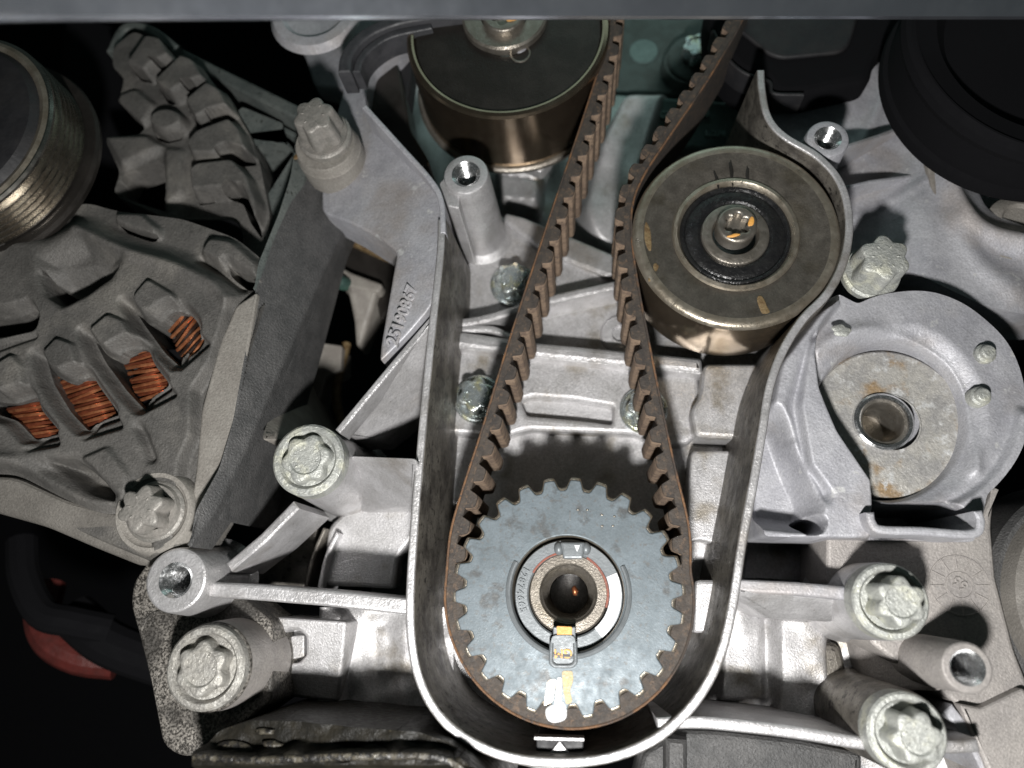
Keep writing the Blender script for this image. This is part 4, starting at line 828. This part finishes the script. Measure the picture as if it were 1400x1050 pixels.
# ================================================================ TOP RIGHT PULLEY
F_ = thing('black_pulley', 'large black ribbed pulley filling the top right corner', 'pulley', 1460, 40, 60)
ob('rim', lathe(1452, 42, 60, [(212, -120), (214, -110), (212, -100), (206, -96), (206, -40), (214, -30), (217, -20), (214, -8), (206, 0)], 96), VOID, F_)
ob('face', lathe(1452, 42, 60, [(206, 0), (200, -2), (170, -8), (150, -30), (80, -36), (0, -36)], 96), VOID, F_)
ob('edge_bead', lathe(1452, 42, 60, [(209, -2), (207, 2), (204, 2), (202, -2)], 96), VOID, F_)
# ================================================================ BLACK COVER, TOP
V_ = thing('plastic_cover', 'black plastic cover under the rail, above the idler', 'cover', 1080, 70, -120)
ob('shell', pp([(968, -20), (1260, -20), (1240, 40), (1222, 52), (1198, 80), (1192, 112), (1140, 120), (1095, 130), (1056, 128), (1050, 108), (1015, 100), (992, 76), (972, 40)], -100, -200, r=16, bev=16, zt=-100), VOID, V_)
ob('lower_lip', band([(975, 40), (994, 76), (1018, 98), (1052, 110), (1058, 126), (1100, 128)], 7, -92, -140, zt=-92, bev=4), BLK, V_)
ob('moulded_panel', pp([(960, 0), (1180, 0), (1160, 70), (1060, 80)], -94, -110, r=20, bev=5, zt=-94), BLK, V_)
# ================================================================ CASTING WITH DAYLIGHT TINT IN ITS COLOUR, TOP
T_ = thing('cylinder_head', 'casting with green daylight painted into its colour, behind the belt runs at the top with moulded characters', 'cylinder head', 900, 130, -300)
ob('upper_step', pp([(820, -20), (1010, -20), (1000, 128), (832, 130)], -292, -360, r=6, bev=8, zt=-292), TEAD, T_)
ob('front_face', pp([(830, 127), (1035, 142), (1024, 170), (1010, 205), (860, 200), (820, 260), (808, 250), (826, 190)], slope((930, 130, -262), (930, 200, -300)), -360, r=6, bev=6, zt=-280), TEAL, T_)
ob('round_pad', lathe(880, 70, -290, [(20, -4), (19, 1), (0, 1.5)], 32), TEAL, T_)
ob('bolt_post', lathe(944, 84, -268, [(42, -40), (38, -4), (36, 0), (0, 0)], 40), TEAD, T_)
text('GM 33W00', 935, 158, -276, 20, math.radians(-2), TEAL, T_, 'moulded_text', ext=4)
text('L.274', 978, 184, -286, 18, math.radians(-6), TEAL, T_, 'moulded_text', ext=4)
bolt('greenish shiny bolt on the dark post between the two belt runs, top', 950, 78, -262, 38, 22, 34, ZINB, ph=0.2, group='star-headed bolts', washer=TEAD)
# small fragment with the painted green tint showing between cover and pulley
ob('corner_lug', pp([(1194, 62), (1216, 52), (1226, 70), (1204, 82)], -260, -300, r=3, bev=3, zt=-260), TEAL, T_)
# ================================================================ RUBBER SEAL
Q = thing('rubber_seal', 'curved grey-black rubber seal lying on the casting beside the tensioner pulley', 'seal', 510, 60, 0)
ob('outer_lip', band([(470, 98), (473, 76), (488, 54), (515, 36), (560, 22), (640, 12)], 22, 14, -40, zt=14, bev=6), RUB, Q)
ob('inner_groove', band([(487, 98), (492, 80), (508, 62), (536, 46), (590, 34)], 14, 4, -40, zt=4, bev=4), RUB, Q)
ob('painted_shade_web', pp([(498, 92), (512, 70), (545, 50), (580, 42), (566, 76), (558, 140), (520, 150), (506, 110)], -130, -170, r=10, bev=5, zt=-130), BLK, Q)  # black web put in as shade between seal and pulley
ob('guard', pp([(505, 92), (540, 72), (552, 120), (560, 175), (590, 225), (560, 240), (520, 190), (498, 145)], -110, -200, r=10, bev=6, zt=-110), DPLT, Q)
# ================================================================ GAP PARTS behind the arm
X = thing('support_casting', 'dusty grey casting in the dark gap between alternator arm and belt housing', 'engine casting', 420, 540, -240)
ob('column', pp([(408, 430), (420, 440), (418, 480), (420, 530), (428, 585), (400, 600), (352, 600), (372, 545), (386, 500), (392, 470)], slope((400, 520, -200), (425, 520, -250)), -320, r=10, bev=12, zt=-210), PLUG, X)
ob('wall_plate', pp([(424, 466), (468, 472), (466, 505), (446, 515), (432, 560), (428, 585), (420, 540)], -270, -330, r=4, bev=4, zt=-270), PLUG, X)
ob('lower_lobe', pp([(352, 660), (385, 650), (410, 690), (380, 700), (350, 706)], -220, -300, r=12, bev=12, zt=-220), PLUG, X)
Y = thing('wiring_plug', 'cone-shaped pale plastic plug in the gap behind the numbered arm', 'connector', 490, 420, -260)
ob('cone', pp([(472, 386), (516, 394), (510, 420), (500, 450), (494, 474), (486, 472), (484, 440), (478, 410)], slope((494, 400, -240), (494, 470, -270)), -320, r=5, bev=8, zt=-250), PLUG, Y)
ob('collar', pp([(462, 362), (480, 372), (524, 388), (518, 400), (470, 392), (458, 380)], -236, -300, r=6, bev=6, zt=-236), PLUG, Y)
ob('band', pp([(470, 318), (540, 340), (542, 360), (520, 352), (472, 330)], -250, -310, r=5, bev=5, zt=-250), BROWN, Y)
ob('body', pp([(470, 330), (545, 350), (535, 420), (520, 440), (512, 400), (462, 366)], -262, -330, r=8, bev=5, zt=-262), DPLT, Y)
Z = thing('green_hose', 'short dark green hose end behind the alternator arm', 'hose', 450, 370, -250)
ob('hose', tube([PE(438, 345, -230), PE(448, 368, -226), PE(464, 385, -226), PE(480, 388, -260)], 14), GREENR, Z)
J = thing('brown_cable', 'rust-brown cable in the dark gap left of the diagonal rib', 'cable', 465, 520, -290)
ob('sleeve', tube([PE(474, 470, -300), PE(464, 510, -290), PE(460, 545, -290), PE(466, 580, -300)], 9), BROWN, J)
# ================================================================ LOWER LEFT HOSE
hs = thing('red_hose', 'red and black hose in the dark below the alternator', 'hose', 90, 830, -360)
ob('red_section', tube([PE(66, 800, -420), PE(58, 840, -400), PE(70, 875, -390), PE(110, 898, -400), PE(160, 905, -420)], 32), REDH, hs)
ob('black_sleeve', tube([PE(30, 740, -330), PE(34, 790, -310), PE(58, 838, -300), PE(100, 850, -310), PE(150, 860, -340)], 27), VOID, hs)
ob('dark_branch', tube([PE(100, 840, -360), PE(150, 880, -360), PE(230, 910, -400)], 40), VOID, hs)
# ================================================================ OIL PAN AND GASKET
O = thing('oil_pan', 'oil-soaked black pan flange with crusted gasket along the bottom', 'oil pan', 500, 1030, -60)
g = HF(262, 975, 760, 1110, 1.6, 60, 60)
g.wave(1.5, 50, 11); g.h -= 30*g.ss(1030+5*np.sin(g.X/23)+3*np.sin(g.X/7.3)-g.Y, 10)
g.h -= 10*g.ss(g.Y-1050, 8)
g.clip([(262, 1030), (285, 1004), (330, 990), (400, 992), (470, 1000), (560, 1006), (606, 1020), (640, 1044), (668, 1072), (690, 1110), (262, 1110), (250, 1050)], 8)
ob('flange', g.skirt(220).geo(), OIL, O, sharp=1.2)
ob('gasket_edge', band([(262, 1034), (340, 1040), (450, 1036), (560, 1034), (610, 1040), (648, 1066)], 9, 63, -60, zt=63, bev=3), OILG, O)
for i, (x, y, rx, ry) in enumerate(((362, 1000, 13, 4), (412, 1024, 18, 6), (318, 1024, 24, 10), (372, 1018, 14, 5), (480, 1028, 20, 3), (560, 1026, 24, 3))): ob('sludge_lump', blob(x, y, 34, rx, ry, 5, i, 24, 0.22), OILG, O)
O2 = thing('lower_block', 'dark block below the lower right rib', 'engine block', 1040, 1030, -150)
ob('block', pp([(880, 1030), (930, 998), (985, 1000), (1090, 1012), (1180, 1030), (1180, 1120), (860, 1120)], -140, -240, r=8, bev=10, zt=-140), ALTD, O2)
ob('round_rib', band([(925, 1010), (925, 1100)], 30, -110, -180, zt=-110, bev=12, sm=False), ALTD, O2)
# ================================================================ TOP RAIL
rl = thing('frame_rail', 'out-of-focus grey rail crossing the whole top edge', 'rail', 700, 0, 480)
vs, fs = [], []
cs = [(16, 84), (6, 72), (1, 66), (0, 60), (4, 53), (12, 44), (50, 6), (110, -54)]
nc = len(cs)
def railsec(u0, u1, n):
    vs, fs = [], []
    for k in range(n+1):
        u = u0+(u1-u0)*k/n; zc = 620-520*u; px = -160+1700*u; x0, y0 = P(px, 15+4*u, zc)
        for dy, dz in cs: vs.append((x0, y0+dy+51, zc-dz))
    return vs, [(k*nc+i, (k+1)*nc+i, (k+1)*nc+i+1, k*nc+i+1) for k in range(n) for i in range(nc-1)]
ob('rail_lip', railsec(0, 1, 40), RAIL, rl)
